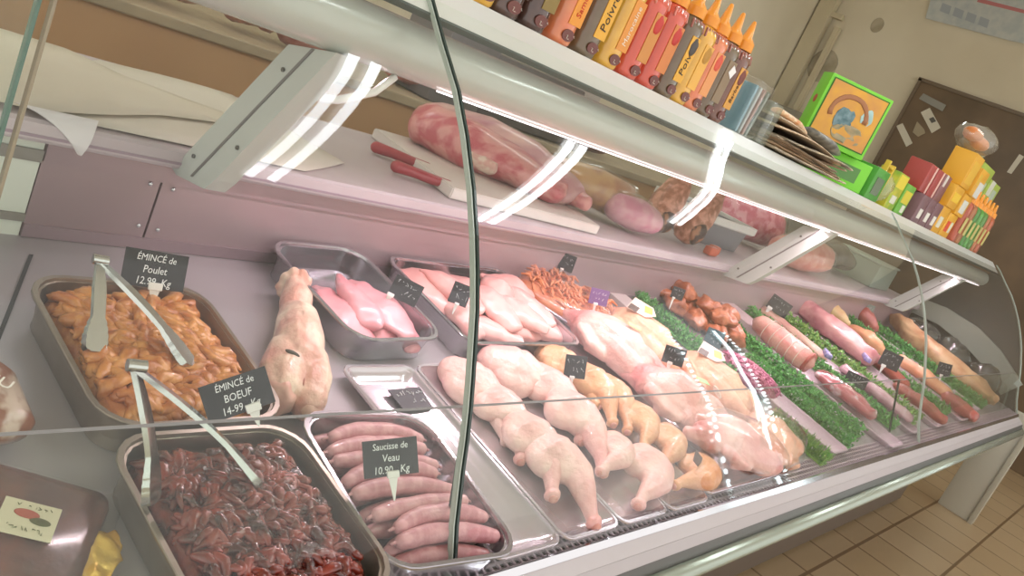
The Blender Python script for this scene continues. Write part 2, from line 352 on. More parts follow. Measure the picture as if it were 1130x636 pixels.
# ================================================================== BEHIND: service table with meat, notice panel
brown = mat('table_brown', '#c99f72', .6, 0, '#bf956a', 2)
ty = 2.75; tz = 1.42 - math.tan(math.radians(8.1)) * ty + .042
t = thing('service_table', 'brown fronted service table behind the counter with beige edge', 'table', (3.0, 3.2, 0))
MB().box((0, ty + .365 - 3.2, tz / 2 - .02), (6.44, .73, tz - .041)).build('cupboard_front', brown, t)
MB().box((0, ty + .36 - 3.2, tz - .02), (6.5, .76, .04), bev=.006).build('tabletop', mat('table_beige', '#b3a184', .5, 0, '#a8977c', 8), t)
# ================================================================== ON THE STEEL DECK
def tray_mesh(w, d, h, r=.035, lip=.008, taper=.012, name='tray', m=traysteel):
    mb = MB(); t = taper
    R = [rrect(w - 2*t - .004, d - 2*t - .004, max(r - .01, .006), 0), rrect(w - 2*t, d - 2*t, r, .003), rrect(w - 2*lip - .003, d - 2*lip - .003, r, h - .005), rrect(w, d, r + .004, h - .004), rrect(w, d, r + .004, h - .001),
         rrect(w - .002, d - .002, r + .003, h), rrect(w - 2*lip + .002, d - 2*lip + .002, r - .002, h), rrect(w - 2*lip, d - 2*lip, r - .003, h - .003), rrect(w - 2*t - .004, d - 2*t - .004, r - .005, .006), rrect(w - 2*t - .02, d - 2*t - .02, r - .01, .003)]
    mb.rings(R); return mb
def tray(label, cat, x, y, w, d, h, rz=0, r=.035, m=traysteel, group=None, name='steel_tray', lip=.008, taper=.012):
    o = tray_mesh(w, d, h, r, lip, taper).build(name, m, None, 'auto'); place(o, (x, y, zd(y) + .001), rz, TILT)
    return setp(o, label, cat, group)
def up(x, y, h): return (x, y - h * math.sin(TILT) , zd(y) + h * math.cos(TILT))     # point h above the deck
darktray = mat('used_tray_steel', '#8f8275', .3, .8, '#a59b90', 10)
T_or = tray('deep steel tray holding orange marinated chicken strips', 'tray', .607, .925, .255, .30, .055, r=.05, m=darktray)
T_be = tray('deep steel tray holding dark red marinated beef', 'tray', .60, .632, .255, .275, .055, r=.05, m=darktray)
T_sa = tray('steel tray holding the raw veal sausages', 'tray', .850, .645, .238, .285, .05, rz=-.10, r=.045)
T_pk = tray('rounded steel tray holding a few pink veal slices, left of the fuller one', 'tray', 1.07, 1.10, .235, .30, .055, rz=.06, r=.05)
T_br = tray('wide steel tray full of pink chicken breast fillets', 'tray', 1.455, 1.105, .41, .30, .05, rz=.02, r=.035)
T_em = tray('empty shallow steel tray between the sausages and the chicken legs', 'tray', 1.01, .718, .165, .42, .022, r=.02, lip=.007, taper=.02, m=shallow)
T_l1 = tray('shallow steel tray under the first row of pale chicken legs', 'tray', 1.178, .718, .165, .42, .022, r=.02, lip=.007, taper=.02, m=shallow)
T_l2 = tray('shallow steel tray under the second row of pale chicken legs', 'tray', 1.346, .718, .165, .42, .022, r=.02, lip=.007, taper=.02, m=shallow)
T_ye = tray('shallow steel tray under the yellow chicken legs', 'tray', 1.514, .718, .165, .42, .022, r=.02, lip=.007, taper=.02, m=shallow)
T_ch = tray('broad shallow steel tray under the whole chickens', 'tray', 1.86, .80, .51, .56, .022, r=.02, lip=.007, taper=.02, m=shallow)
# --- marinated strips: nobody could count them
def strips(name, label, cat, x, y, w, d, h, n, cols, seed, size=1.0, rough=.25, coat=.6):
    rnd = random.Random(seed); mb = MB()
    mb.rings([rrect(w*.9, d*.9, .03, .004), rrect(w, d, .035, h * .55), rrect(w*.93, d*.93, .03, h*.85)])
    for i in range(n):
        cx, cy = rnd.uniform(-w/2 + .018, w/2 - .018), rnd.uniform(-d/2 + .018, d/2 - .018)
        a = rnd.uniform(0, 6.28); L_ = rnd.uniform(.022, .05) * size; r = rnd.uniform(.005, .0085) * size; z = h * .84 + rnd.uniform(0, .012) + .008 * math.cos(cx / w * 3) * math.cos(cy / d * 3); bend = rnd.uniform(-.9, .9)
        P = []
        for k in range(5):
            t = (k - 2) / 2; aa = a + bend * t; px, py = cx + math.cos(aa) * L_ * t * .6, cy + math.sin(aa) * L_ * t * .6
            px = max(-w/2 + .008, min(w/2 - .008, px)); py = max(-d/2 + .008, min(d/2 - .008, py)); P.append((px, py, z - abs(t) * .005 + rnd.uniform(-.002, .002)))
        try: mb.capsule(P, [(r * q * rnd.uniform(1, 1.5), r * q) for q in (.7, 1, 1.1, 1, .6)], 7, 2)
        except Exception: pass
    am = .0042 if size > .8 else .002; mb.noise(am, 60, seed); mb.noise(am * .5, 130, seed)
    c1, c2 = cols; m = mat(name + '_flesh', c1, rough, 0, c2, 35, .5, 120, coat=coat, lo=.38, hi=.62)
    o = mb.build(name, m, None, True); place(o, up(x, y, .0065), 0, TILT); return setp(o, label, cat, kind='stuff')
strips('marinated_chicken', 'orange marinated chicken strips heaped in the upper left tray', 'meat', .607, .925, .215, .262, .042, 380, ('#d8944c', '#b5662a'), 3, 1.0, .3, .4)
strips('marinated_beef', 'dark red marinated beef pieces in the lower left tray', 'meat', .60, .632, .215, .238, .043, 620, ('#8a2f1e', '#43110a'), 5, .68, .2, .8)
pe = mat('pepper_bit', '#c4431b', .25, coat=.6)
# --- tongs
def tongs(label, hp, hy, t1, t2, seed):
    H = on_y(*hp, hy)
    # hinge height chosen so both arms are equally long
    t = thing('kitchen_tongs', label, 'tongs', H)
    st = mat('tongs_steel', '#c9c9c7', .16, .95)
    for q, tp in enumerate((t1, t2)):
        E_ = dk(tp[0], tp[1], tp[2]) - H; n = 40; dirv = E_.normalized(); side = dirv.cross(Vector((0, 0, 1))).normalized(); nrm = side.cross(dirv).normalized()
        R = []
        for i in range(n + 1):
            s = i / n; p = E_ * s + nrm * (.006 * math.sin(s * math.pi)); w = .0052 + .0038 * min(1, s * 3); dpt = .005
            if s > .66:
                g = (s - .66) / .34; w = .009 + .0055 * math.sin(min(1, g * 1.25) * math.pi * .62) + .0018 * abs(math.sin(g * math.pi * 5)); dpt = .005 + .004 * g
                if g > .9: w *= 1 - (g - .9) * 5
            R.append([p + side * w - nrm * dpt, p + side * w * .8, p - side * w * .8, p - side * w - nrm * dpt, p - side * (w - .0013) - nrm * dpt, p - side * (w * .8 - .001) - nrm * .0012, p + side * (w * .8 - .001) - nrm * .0012, p + side * (w - .0013) - nrm * dpt])
        MB().rings(R).build('arm', st, t, 'auto')
    MB().tube([(-.009, .002, .0), (.009, -.002, .0)], .0065, 12).build('hinge', st, t, 'auto')
    return t
tongs('steel serving tongs standing open in the orange chicken tray', (111, 287), .985, (106, 388, .062), (214, 402, .062), 1)
tongs('steel serving tongs standing open in the dark red beef tray', (151, 404), .70, (172, 556, .062), (290, 530, .062), 2)
# --- price signs
def scribble(parent, w, x, z, seed, size=.007, m=chalk, name='handwriting'):
    rnd = random.Random(seed); mb = MB(); cx = x - w / 2
    while cx < x + w / 2:
        P = [(cx + rnd.uniform(0, size * .7), 0, z + rnd.uniform(-size / 2, size / 2)) for _ in range(3)]
        for a, b in zip(P, P[1:]):
            a = Vector(a); b = Vector(b)
            if (b - a).length > .0005: mb.box((a + b) / 2, ((b - a).length, .0003, size * .13), Vector((b - a)).to_track_quat('X', 'Y').to_matrix())
        cx += size * .8
    return mb.build(name, m, parent)
def sign(label, px, py, y, w, h, ang=-18, lines=None, pm=slate, clip=True, spike=.035, seed=0, size=None, clipx=.25):
    P = on_y(px, py, y)
    t = thing('price_sign', label, 'price sign', P)
    n = ((EYE - P).normalized() * .75 + Vector((0, -1, .1)) * .25).normalized(); a = math.radians(ang)
    r = RX * math.cos(a) + UP * math.sin(a); r = (r - n * r.dot(n)).normalized(); u = n.cross(r)
    t.rotation_euler = Matrix(((r.x, -n.x, u.x), (r.y, -n.y, u.y), (r.z, -n.z, u.z))).to_euler()
    MB().box((0, 0, 0), (w, .0016, h), bev=.0005).build('board', pm, t)
    if lines:
        n = len(lines); s = size or h / (n + .3)
        for i, ln in enumerate(lines):
            text(ln, s * (.95 if i else .85), chalk, t, (0, -.0012, h / 2 - (i + .62) * h / (n + .15)), (math.pi / 2, 0, 0), 'handwriting', shear=.12, sx=.82)
    else:
        for i in range(2): scribble(t, w * (.7 - .25 * i), -.05 * w + i * .1 * w, h * (.25 - .38 * i), seed * 7 + i, h * .24).location = (0, -.0012, 0)
    if clip:
        cm = white_plastic; s = w / .085; x = (clipx - .5) * w
        MB().box((x, -.002, -h / 2 + .003 * s), (.019 * s, .008, .011 * s), bev=.001).build('clip', cm, t)
        z0 = -h / 2 - .002 * s
        MB().quadprism([Vector((x - .007 * s, -.002, z0)), Vector((x + .007 * s, -.002, z0)), Vector((x + .0008, -.001, z0 - spike)), Vector((x - .0008, -.001, z0 - spike))], (0, .003, 0)).build('spike', cm, t)
    return t
sign('black price sign for poulet 12.99 standing in the orange strips', 171, 298, 1.045, .084, .052, -11, ['ÉMINCÉ de', 'Poulet', '12.99  Kg'], clipx=.55, spike=.03)
sign('black price sign for boeuf 14-99 behind the dark red beef', 262, 436, .752, .080, .046, 15, ['ÉMINCÉ de', 'BOEUF', '14-99   Kg'], spike=.02, clipx=.66)
sign('black price sign for saucisse de veau standing in the sausages', 431, 505, .63, .070, .047, 4, ['Saucisse de', 'Veau', '10.90   Kg'], clipx=.52, spike=.03)
sign('black price sign over the few pink veal slices', 448, 321, 1.03, .056, .042, -27, clipx=.1, seed=2)
sign('small black price sign over the chicken breast fillets', 508, 325, 1.06, .040, .044, -22, clipx=.5, seed=3, spike=.02)
s_ = sign('black price sign lying flat in the empty tray', 458, 443, .79, .095, .05, 0, clip=False, seed=4)
_p = dk(458, 440, .012); s_.location = _p; s_.rotation_euler = (TILT - math.pi / 2 + .06, 0, .08)
sign('black price sign behind the film wrapped orange brochettes', 626, 290, 1.24, .042, .044, -20, clipx=.3, seed=5)
sign('purple price sign beside the plank', 661, 328, 1.07, .048, .04, -14, pm=mat('purple_board', '#7b5c8d', .5), clipx=.4, seed=6, spike=.02)
sign('square black price sign above the yellow chicken legs', 635, 405, .86, .046, .048, -8, clipx=.4, seed=7, spike=.03)
sign('black price sign standing on the pink whole chickens', 744, 393, .82, .052, .041, -18, clipx=.4, seed=8, spike=.03)
sign('small black price sign in the brown meat pile', 748, 324, 1.16, .04, .036, -20, clipx=.3, seed=9)
sign('blue-grey price sign before the dark parsley strip', 788, 374, .93, .052, .052, -22, pm=mat('slate_blue_board', '#3c5560', .45), clipx=.5, seed=10)
sign('dark price sign leaning on the long pink roast', 860, 338, 1.2, .09, .06, -35, clipx=.2, seed=11)
sign('dark price sign near the pale chicken pieces, by the glass seam', 983, 398, .85, .085, .07, -25, clipx=.3, seed=12)
sign('small dark price sign on the long peach coloured joint', 1042, 408, .75, .06, .06, -15, clipx=.4, seed=13)
sign('little grey price sign upright at the very back of the deck', 957, 343, 1.24, .06, .07, -20, pm=mat('grey_board', '#7b857c', .5), clipx=.5, seed=14, spike=.05)
sign('dark price sign between the red meat and the parsley', 945, 420, .78, .08, .045, -25, clipx=.3, seed=15)
sign('black price sign by the dark far end of the deck', 1033, 380, 1.0, .06, .05, -20, clipx=.5, seed=16)
# --- sausages
saus_m = mat('raw_sausage', '#d79ea2', .38, 0, '#c48489', 60, .25, 160, coat=.3, lo=.4, hi=.6)
def sausage_mesh(Ln, bend, r, seed):
    P = []
    for k in range(11):
        t = k / 10 - .5; P.append((t * Ln, -bend * 4 * t * t + bend, 0))
    rad = [r * (1 + .05 * math.sin(k * 1.9 + seed)) * (.72 if k in (0, 10) else .93 if k in (1, 9) else 1) for k in range(11)]
    mb = MB().capsule(P, rad, 14, 3)
    for sg, e in ((1, 10), (-1, 0)):
        p = Vector(P[e]); mb.tube([p + Vector((sg * r * .6, 0, 0)), p + Vector((sg * r * 1.35, -.001, -.002))], [.003, .002], 6)
    mb.noise(.0009, 60, seed); return mb.mesh('raw_sausage', saus_m)
SM = [sausage_mesh(.158, .012, .0132, 1), sausage_mesh(.15, .016, .0135, 2), sausage_mesh(.16, .006, .0128, 3)]
sl = [(.87, .535, .018, .0), (.875, .562, .018, .05), (.87, .590, .018, -.04), (.868, .618, .018, .03), (.866, .646, .018, -.02), (.868, .674, .018, .05), (.866, .702, .018, -.03), (.868, .73, .018, .02), (.868, .756, .018, .0),
      (.885, .551, .040, -.05), (.89, .578, .042, .03), (.868, .604, .043, .08), (.856, .632, .044, -.03), (.848, .66, .044, .06), (.86, .688, .042, -.08), (.862, .716, .040, .02), (.876, .741, .039, -.02)]
places = ['nearest the front rim', 'second from the front rim', 'third from the front rim', 'fourth from the front rim', 'fifth from the front rim', 'sixth from the front rim', 'seventh from the front rim', 'eighth from the front rim', 'against the back rim']
for i, (x, y, h, rz) in enumerate(sl):
    dx, dy = (x - .868) * .9, y - .645; x, y = .850 + dx + dy * .10, .645 + dy - dx * .10
    o = inst('raw_sausage', SM[i % 3], None, up(x, y, h), rz - .10, TILT)
    lab = ('raw pink sausage in the bottom layer, %s' % places[i]) if i < 9 else ('raw pink sausage in the top layer, %s' % ['at the front', 'second from the front', 'third from the front', 'fourth from the front', 'under the price sign', 'sixth from the front', 'seventh from the front', 'farthest back'][i - 9])
    setp(o, lab, 'sausage', 'veal sausages in the steel tray')
# --- smooth pink fillets
def fillet(Ln, w, h, seed, m):
    mb = MB(); P = []; R = []
    for k in range(17):
        t = k / 16; P.append((math.sin(t * 2 + seed) * .01, (t - .5) * Ln, h * .5 * (.6 + .4 * math.sin(t * 3)))); s = math.sin((t * .92 + .06) ** .75 * math.pi) ** .7; R.append((w * .5 * max(.18, s), h * .5 * max(.25, s)))
    mb.capsule(P, R, 22, 3); mb.noise(.008, 22, seed); mb.noise(.003, 60, seed + 3); return mb.mesh('fillet', m)
pinkm = mat('pink_fillet_flesh', '#ecb5ae', .34, 0, '#e5a29d', 18, .2, 60, coat=.35)
pinkd = mat('pink_veal_flesh', '#e3a3a8', .34, 0, '#d88d95', 18, .25, 60, coat=.35)
FM = [fillet(.15, .10, .042, 1, pinkm), fillet(.13, .085, .042, 4, pinkm), fillet(.15, .08, .038, 7, pinkm)]
bl = [(1.31, 1.17, .012, .3, 'in the back left corner'), (1.36, 1.08, .012, .1, 'at the left rim'), (1.40, 1.02, .012, 1.2, 'along the front left rim'), (1.44, 1.17, .012, -.4, 'at the back rim'), (1.52, 1.12, .014, .2, 'in the middle of the tray'), (1.50, 1.03, .012, 1.5, 'along the front rim'), (1.60, 1.15, .012, -.2, 'in the back right corner'), (1.59, 1.05, .012, 1.3, 'in the front right corner'),
      (1.35, 1.13, .036, .5, 'on top at the left, long and smooth'), (1.44, 1.09, .036, .1, 'on top under the price sign'), (1.53, 1.15, .037, -.5, 'on top at the back, beside the glass seam'), (1.58, 1.10, .036, .3, 'on top at the right'), (1.50, 1.06, .036, 1.0, 'on top at the front'), (1.61, 1.19, .03, .9, 'small, tucked against the back right rim')]
for i, (x, y, h, rz, w) in enumerate(bl):
    setp(inst('chicken_breast_fillet', FM[i % 3], None, up(x, y, h), rz, TILT), 'smooth pink chicken breast fillet %s' % w, 'meat', 'chicken breast fillets in the wide tray')
VM = [fillet(.17, .085, .04, 11, pinkd), fillet(.15, .075, .036, 14, pinkd)]
for i, (x, y, h, rz, w) in enumerate([(1.02, 1.06, .014, .1, 'at the left rim'), (1.075, 1.05, .014, -.1, 'in the middle'), (1.125, 1.05, .014, .1, 'at the right rim'), (1.05, 1.08, .034, -.25, 'lying on top, to the left'), (1.10, 1.06, .034, .2, 'lying on top, to the right')]):
    setp(inst('veal_slice', VM[i % 2], None, up(x, y, h), rz, TILT), 'deep pink veal slice %s' % w, 'meat', 'veal slices in the rounded tray')
# --- calf foot
cf = MB()
cf.capsule([(0, .13, .035), (.0, .10, .038), (0, .07, .036)], [.026, .03, .026], 18, 3)
cf.capsule([(0, .06, .034), (0, .03, .04), (.0, -.02, .042), (0, -.06, .04)], [.029, .040, .044, .04], 18, 3)
cf.capsule([(-.018, -.05, .036), (-.024, -.09, .032), (-.026, -.115, .03)], [.037, .040, .034], 16, 3)
cf.capsule([(.020, -.05, .036), (.024, -.09, .032), (.024, -.12, .028)], [.034, .036, .030], 16, 3)
for k in range(9):
    a = k / 9 * 6.28; cf.ell((math.cos(a) * .022, .148, .036 + math.sin(a) * .022), (.012, .010, .012), u=8, v=6)
cf.noise(.006, 24, 2); cf.noise(.004, 50, 5)
cfm = mat('calf_skin', '#f1d9c2', .4, 0, '#d9a08e', 22, .9, 70, coat=.3)
cme = voxel(cf, 'calf_foot', cfm, .0028, 2)
o = thing('calf_foot', 'pale skinned calf foot lying between the trays', 'meat', (0, 0, 0), 0, TILT)
fa, fb = dk(322, 322, .035), dk(326, 440, .035); fl = math.hypot(fb.x - fa.x, (fb.y - fa.y) / math.cos(TILT)); place(o, tuple(Vector(up((fa.x + fb.x) / 2, (fa.y + fb.y) / 2, .004))), math.atan2(-(fa.x - fb.x), (fa.y - fb.y)), TILT); k_ = fl / .265; o.scale = (k_ * .74, k_, k_ * .85)
for dummy in ():
    pass
inst('body', cme, o)
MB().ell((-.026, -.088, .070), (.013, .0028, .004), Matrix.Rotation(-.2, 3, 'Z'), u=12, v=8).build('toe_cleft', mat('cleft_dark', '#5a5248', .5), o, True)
MB().ell((.002, -.095, .050), (.003, .03, .006), u=12, v=8).build('toe_cleft', mat('cleft_brown', '#b0705e', .5), o, True)
MB().ell((-.028, -.128, .026), (.030, .026, .026), u=24, v=14).noise(.008, 40).build('toe_end', mat('toe_pink', '#cf968a', .4, 0, '#e2bba6', 22), o, True)
MB().ell((.026, -.130, .024), (.026, .024, .024), u=24, v=14).noise(.008, 40, 3).build('toe_end', mat('toe_pink', '#c58078'), o, True)
# --- chicken legs
legskin = mat('pale_chicken_skin', '#eccabf', .36, 0, '#dfa49e', 14, .7, 90, coat=.35)
yelskin = mat('yellow_chicken_skin', '#e3b083', .36, 0, '#cf8f68', 12, .7, 90, coat=.35)
def leg_mb(v):
    m = MB(); b = (.0, .015, -.015)[v]
    m.capsule([(-.020, .050, .026), (-.006, .022, .030), (.010, -.008, .028)], [(.038, .026), (.050, .034), (.040, .028)], 20, 3)
    m.ell((-.026, .01, .024), (.036, .044, .024))
    P = [(.016, .012, .034), (.020 + b * .3, -.022, .032), (.018 + b * .6, -.055, .027), (.014 + b, -.085, .020), (.011 + b, -.108, .016)]
    m.capsule(P, [(.030, .027), (.030, .026), (.023, .021), (.0135, .013), (.0105, .0105)], 16, 3)
    m.ell((.010 + b, -.118, .015), (.015, .010, .013)); m.ell((.016 + b, -.115, .019), (.008, .008, .009))
    m.noise(.004, 22, v); return m
LEGP = [voxel(leg_mb(v), 'chicken_leg_skin', legskin, .0032, 5) for v in range(3)]
LEGY = [voxel(leg_mb(v), 'chicken_leg_skin_yellow', yelskin, .0032, 5) for v in range(3)]
for me in LEGY:
    me.materials.clear(); me.materials.append(yelskin)
bone = mat('leg_end_flesh', '#d8a394', .4, 0, '#c97f74', 60)
def leg(me, label, x, y, h, rz, v, grp, name='chicken_quarter', sc=1):
    t = thing(name, label, 'chicken leg', up(x, y, h), rz, TILT, grp); t.scale = (sc, sc, sc); inst('skin', me, t)
    b = (.0, .015, -.015)[v]; MB().ell((.0105 + b, -.1265, .014), (.009, .004, .008), u=10, v=6).build('leg_end', bone, t, True)
G1 = 'pale chicken legs in the first shallow tray'; G2 = 'pale chicken legs in the second shallow tray'
def legp(me, label, th, an, h, v, grp, name='chicken_quarter', sc=None):
    A = dk(th[0], th[1], .035 + h); B = dk(an[0], an[1], .015 + h); d = Vector((B.x - A.x, (B.y - A.y) / math.cos(TILT))); t0 = Vector((.017 + (.0, .015, -.015)[v], -.138))
    rz = math.atan2(d.y, d.x) - math.atan2(t0.y, t0.x); k = (sc or 1) * .93; c = Vector(((.011 + (.0, .015, -.015)[v]), -.118)) * k; c.rotate(Matrix.Rotation(rz, 2))
    o = leg(me, label, B.x - c.x, B.y - c.y, h, rz, v, grp, name, k)
leg_rows = [
 (LEGP[2], 'pale chicken leg at the back of the first tray, beside the empty tray', (526, 428), (560, 486), .0, 2, G1, 1.1),
 (LEGP[1], 'pale chicken leg second from the back of the first tray', (553, 446), (574, 506), .004, 1, G1, 1.0),
 (LEGP[0], 'pale chicken leg third from the back of the first tray', (585, 474), (609, 546), .008, 0, G1, 1.05),
 (LEGP[0], 'pale chicken leg nearest the front of the first tray, its end near the rim', (624, 517), (655, 577), .008, 0, G1, 1.1),
 (LEGP[2], 'pale chicken leg with bumpy skin at the back of the second tray', (580, 418), (632, 468), .0, 2, G2, 1.25),
 (LEGP[1], 'pale chicken leg second from the back of the second tray', (612, 432), (640, 485), .006, 1, G2, 1.1),
 (LEGP[1], 'pale chicken leg in the middle of the second tray, under the folded one', (640, 466), (664, 520), .008, 1, G2, 1.15),
 (LEGP[2], 'pale chicken leg in the middle of the second tray, foot end turned left', (681, 486), (662, 517), .02, 2, G2, .8),
 (LEGP[2], 'pale chicken leg nearest the front of the second tray', (715, 514), (704, 556), .006, 2, G2, 1.05)]
G3 = 'yellow chicken legs in the third shallow tray'
for me, lab, th, an, h, v, g, k in leg_rows: legp(me, lab, th, an, h, v, g, sc=k)
for i, (th, an, h, v, w, k) in enumerate([((622, 400), (660, 446), .0, 2, 'at the back of its tray, beside the square price sign', 1.0), ((655, 418), (676, 466), .004, 0, 'second from the back', 1.0), ((679, 433), (692, 474), .008, 1, 'third from the back', .95), ((708, 458), (710, 496), .01, 2, 'in the middle of its tray', .9), ((738, 480), (727, 512), .012, 1, 'second from the front', .9), ((768, 516), (744, 534), .008, 2, 'nearest the front, with a printed tag', .95)]):
    legp(LEGY[v], 'yellow skinned chicken leg %s' % w, th, an, h, v, G3, 'yellow_chicken_quarter', k)
tg = MB().box((0, 0, 0), (.035, .0012, .024), Matrix.Rotation(0, 3, 'X')).build('printed_tag', mat('tag_dark', '#5b4038', .5)); tg.parent = None
P_ = dk(770, 507, .062); place(tg, P_, -.4); tg.rotation_euler = (-.6, .5, -.3); setp(tg, 'small dark printed tag on the front yellow chicken leg', 'tag')
# --- whole chickens
def chicken_mb(seed, plump=1.0):
    m = MB()
    m.capsule([(0, .10, .055), (0, .05, .065), (0, -.01, .066), (0, -.07, .055)], [(.055, .045), (.072, .060), (.074, .06), (.05, .045)], 24, 4)
    for s in (-1, 1):
        m.capsule([(s * .045, -.02, .06), (s * .06, -.07, .055), (s * .05, -.11, .05)], [.042, .036, .028], 16, 3)
        m.capsule([(s * .05, -.10, .05), (s * .03, -.14, .05), (s * .018, -.165, .05)], [.026, .018, .012], 12, 3)
        m.ell((s * .014, -.172, .05), (.015, .013, .015))
        m.capsule([(s * .065, .09, .06), (s * .085, .05, .05), (s * .075, .01, .045)], [.022, .02, .015], 12, 3)
        m.capsule([(s * .078, .015, .045), (s * .08, .06, .035)], [.014, .01], 10, 3)
    m.capsule([(0, .13, .05), (.01, .16, .04)], [.03, .02], 12, 3)
    m.noise(.010, 14, seed); m.noise(.006, 38, seed + 9); return m
wsk = mat('whole_chicken_skin', '#ecc3b8', .36, 0, '#d98f8c', 10, .8, 90, coat=.35)
psk = mat('peach_chicken_skin', '#e9b795', .36, 0, '#d9957a', 10, .8, 90, coat=.35)
W1 = voxel(chicken_mb(1), 'whole_chicken_body', wsk, .0036, 3); W2 = voxel(chicken_mb(5), 'whole_chicken_body', wsk, .0036, 3); W3 = W1.copy(); W3.materials.clear(); W3.materials.append(psk)
def chicken(me, label, x, y, h, rz, sc=1, sticker=None, wrap=False, leaf=False, grp=None):
    t = thing('whole_chicken', label, 'chicken', up(x, y, h), rz, TILT, grp); t.scale = (sc, sc, sc * .92); inst('body', me, t)
    if leaf:
        MB().box((.02, .0, .131), (.022, .036, .001), Matrix.Rotation(.5, 3, 'Z'), bev=.0004).build('green_label', mat('leaf_green', '#9ed08e', .5), t)
    if sticker == 'oval':
        MB().tube([(.03, -.045, .122), (.031, -.046, .1235)], [(.016, .02), (.016, .02)], 20).build('oval_sticker', mat('sticker_cream', '#ece4d8', .5), t)
        scribble(t, .02, .03, 0, 3, .008, mat('ink_brown', '#5a3d3a', .6), 'sticker_print').location = (0, -.047, .124); t.children[-1].rotation_euler = (-1.5, 0, 0)
    if sticker == 'pack':
        g = thing('wrapper_label', None, None, (0, .07, .128)); g.parent = t; g.rotation_euler = (-.1, -.25, .3); g.scale = (.72, .72, .72)
        MB().quadprism([Vector(p) for p in ((-.055, .055, 0), (.055, .055, 0), (.05, -.03, 0), (0, -.06, 0), (-.05, -.03, 0))], (0, 0, .0015)).build('label_card', mat('card_cream', '#dcc3b4', .5), g)
        MB().box((-.03, .032, .002), (.045, .04, .001)).build('dark_corner', mat('card_dark', '#54453c', .5), g)
        MB().box((.012, -.022, .002), (.05, .034, .001), Matrix.Rotation(.3, 3, 'Z')).build('yellow_panel', mat('card_yellow', '#e8b54e', .5), g)
        MB().box((.018, .022, .002), (.05, .022, .001), Matrix.Rotation(-.1, 3, 'Z')).build('white_panel', mat('card_white', '#e9e0dc', .5), g)
    if wrap:
        m = MB().capsule([(0, .13, .062), (0, .05, .07), (0, -.06, .066), (0, -.15, .055)], [(.07, .055), (.098, .070), (.10, .068), (.06, .045)], 22, 4).noise(.007, 22, 3).noise(.003, 60, 3)
        m.build('clear_wrap', film, t, True)
    return t
G4 = 'whole chickens on the broad tray'
chicken(W1, 'pink whole chicken with a green label, at the back left of the tray', 1.785, .945, .006, .3, .92, leaf=True, grp=G4)
chicken(W2, 'pink whole chicken with an oval sticker, in the middle of the tray', 1.80, .735, .008, .5, .95, 'oval', leaf=True, grp=G4)
chicken(W3, 'peach coloured chicken with a yellow and white wrapper label at the back', 1.975, .975, .006, .1, .9, 'pack', grp=G4)
chicken(W3, 'peach coloured chicken with a wrapper label, beside the parsley', 2.09, .80, .006, .1, .88, 'pack', grp=G4)
chicken(W2, 'film wrapped pink chicken at the front glass', 1.82, .60, .022, 1.2, .82, wrap=True, grp=G4)
chicken(W3, 'film wrapped peach chicken at the front right corner', 2.05, .60, .012, 1.9, .8, wrap=True, grp=G4)
# --- film wrapped orange brochettes on a small tray
b = thing('brochette_pack', 'film wrapped pack of orange shredded brochettes at the back of the deck', 'packed meat', up(1.83, 1.165, .002), .5, TILT); b.scale = (1.15, 1.15, 1.25)
tray_mesh(.24, .25, .028, .02).build('pack_tray', mat('pack_tray_silver', '#b9b4bd', .25, .6), b, 'auto')
rnd = random.Random(4); mb = MB(); mb.rings([rrect(.2, .21, .02, .005), rrect(.21, .22, .02, .03), rrect(.17, .18, .02, .045)])
for i in range(210):
    cx, cy = rnd.uniform(-.09, .09), rnd.uniform(-.1, .1); a = rnd.gauss(.8, .5); h = .045 + rnd.uniform(0, .014); l = rnd.uniform(.02, .045)
    mb.tube([(cx - math.cos(a) * l / 2, cy - math.sin(a) * l / 2, h - .005), (cx, cy, h), (cx + math.cos(a) * l / 2, cy + math.sin(a) * l / 2, h - .006)], [.002, .0035, .002], 5)
mb.build('shredded_filling', mat('orange_shreds', '#e09063', .35, 0, '#c96a3f', 30, .4, 90, coat=.5), b, True)
MB().capsule([(0, .1, .035), (0, 0, .042), (0, -.1, .035)], [(.10, .025), (.115, .032), (.10, .025)], 20, 3).noise(.006, 40, 2).build('clear_wrap', film, b, True)
# --- packets at the left end
def packet(label, x, y, rz, w, d, h, m, build_extra=None, lift=.002):
    t = thing('meat_packet', label, 'packet', up(x, y, lift), rz, TILT)
    mb = MB(); mb.rings([rrect(w, d, .012, 0), rrect(w + .004, d + .004, .012, h * .3), rrect(w - .004, d - .004, .012, h * .8), rrect(w - .03, d - .03, .01, h)]); mb.noise(.003, 30, 1)
    mb.build('meat_block', m, t, True)
    fm = MB(); fm.rings([rrect(w + .03, d + .03, .01, .001), rrect(w + .03, d + .03, .01, .003), rrect(w + .008, d + .008, .012, h * .7), rrect(w - .02, d - .02, .01, h + .0025)]); fm.noise(.0015, 50, 2); fm.build('clear_pouch', film, t, True)
    if build_extra: build_extra(t, w, d, h)
    return t
def ext1(t, w, d, h):
    g = MB().box((-.005, .0, h + .0045), (.052, .046, .0008), Matrix.Rotation(.05, 3, 'Z')).build('paper_label', mat('label_cream', '#d8d0b4', .5), t)
    MB().ell((-.008, .006, h + .0052), (.012, .006, .0006)).build('flower_print', mat('flower_red', '#b05a48', .5), g, True); MB().ell((.006, .0, h + .0052), (.010, .005, .0006)).build('flower_print', mat('flower_green', '#5a5b35', .5), g, True)
    for k, (z, w_) in enumerate(((-.014, .036), (.016, .03))):
        s = scribble(g, w_, -.005, 0, 5 + k, .006, mat('ink_green', '#6d7047', .6), 'label_print'); s.location = (0, z, h + .0055); s.rotation_euler = (-math.pi / 2, 0, 0)
    MB().box((-.045, -.055, h + .005), (.028, .022, .0008)).build('white_sticker', white_plastic, t)
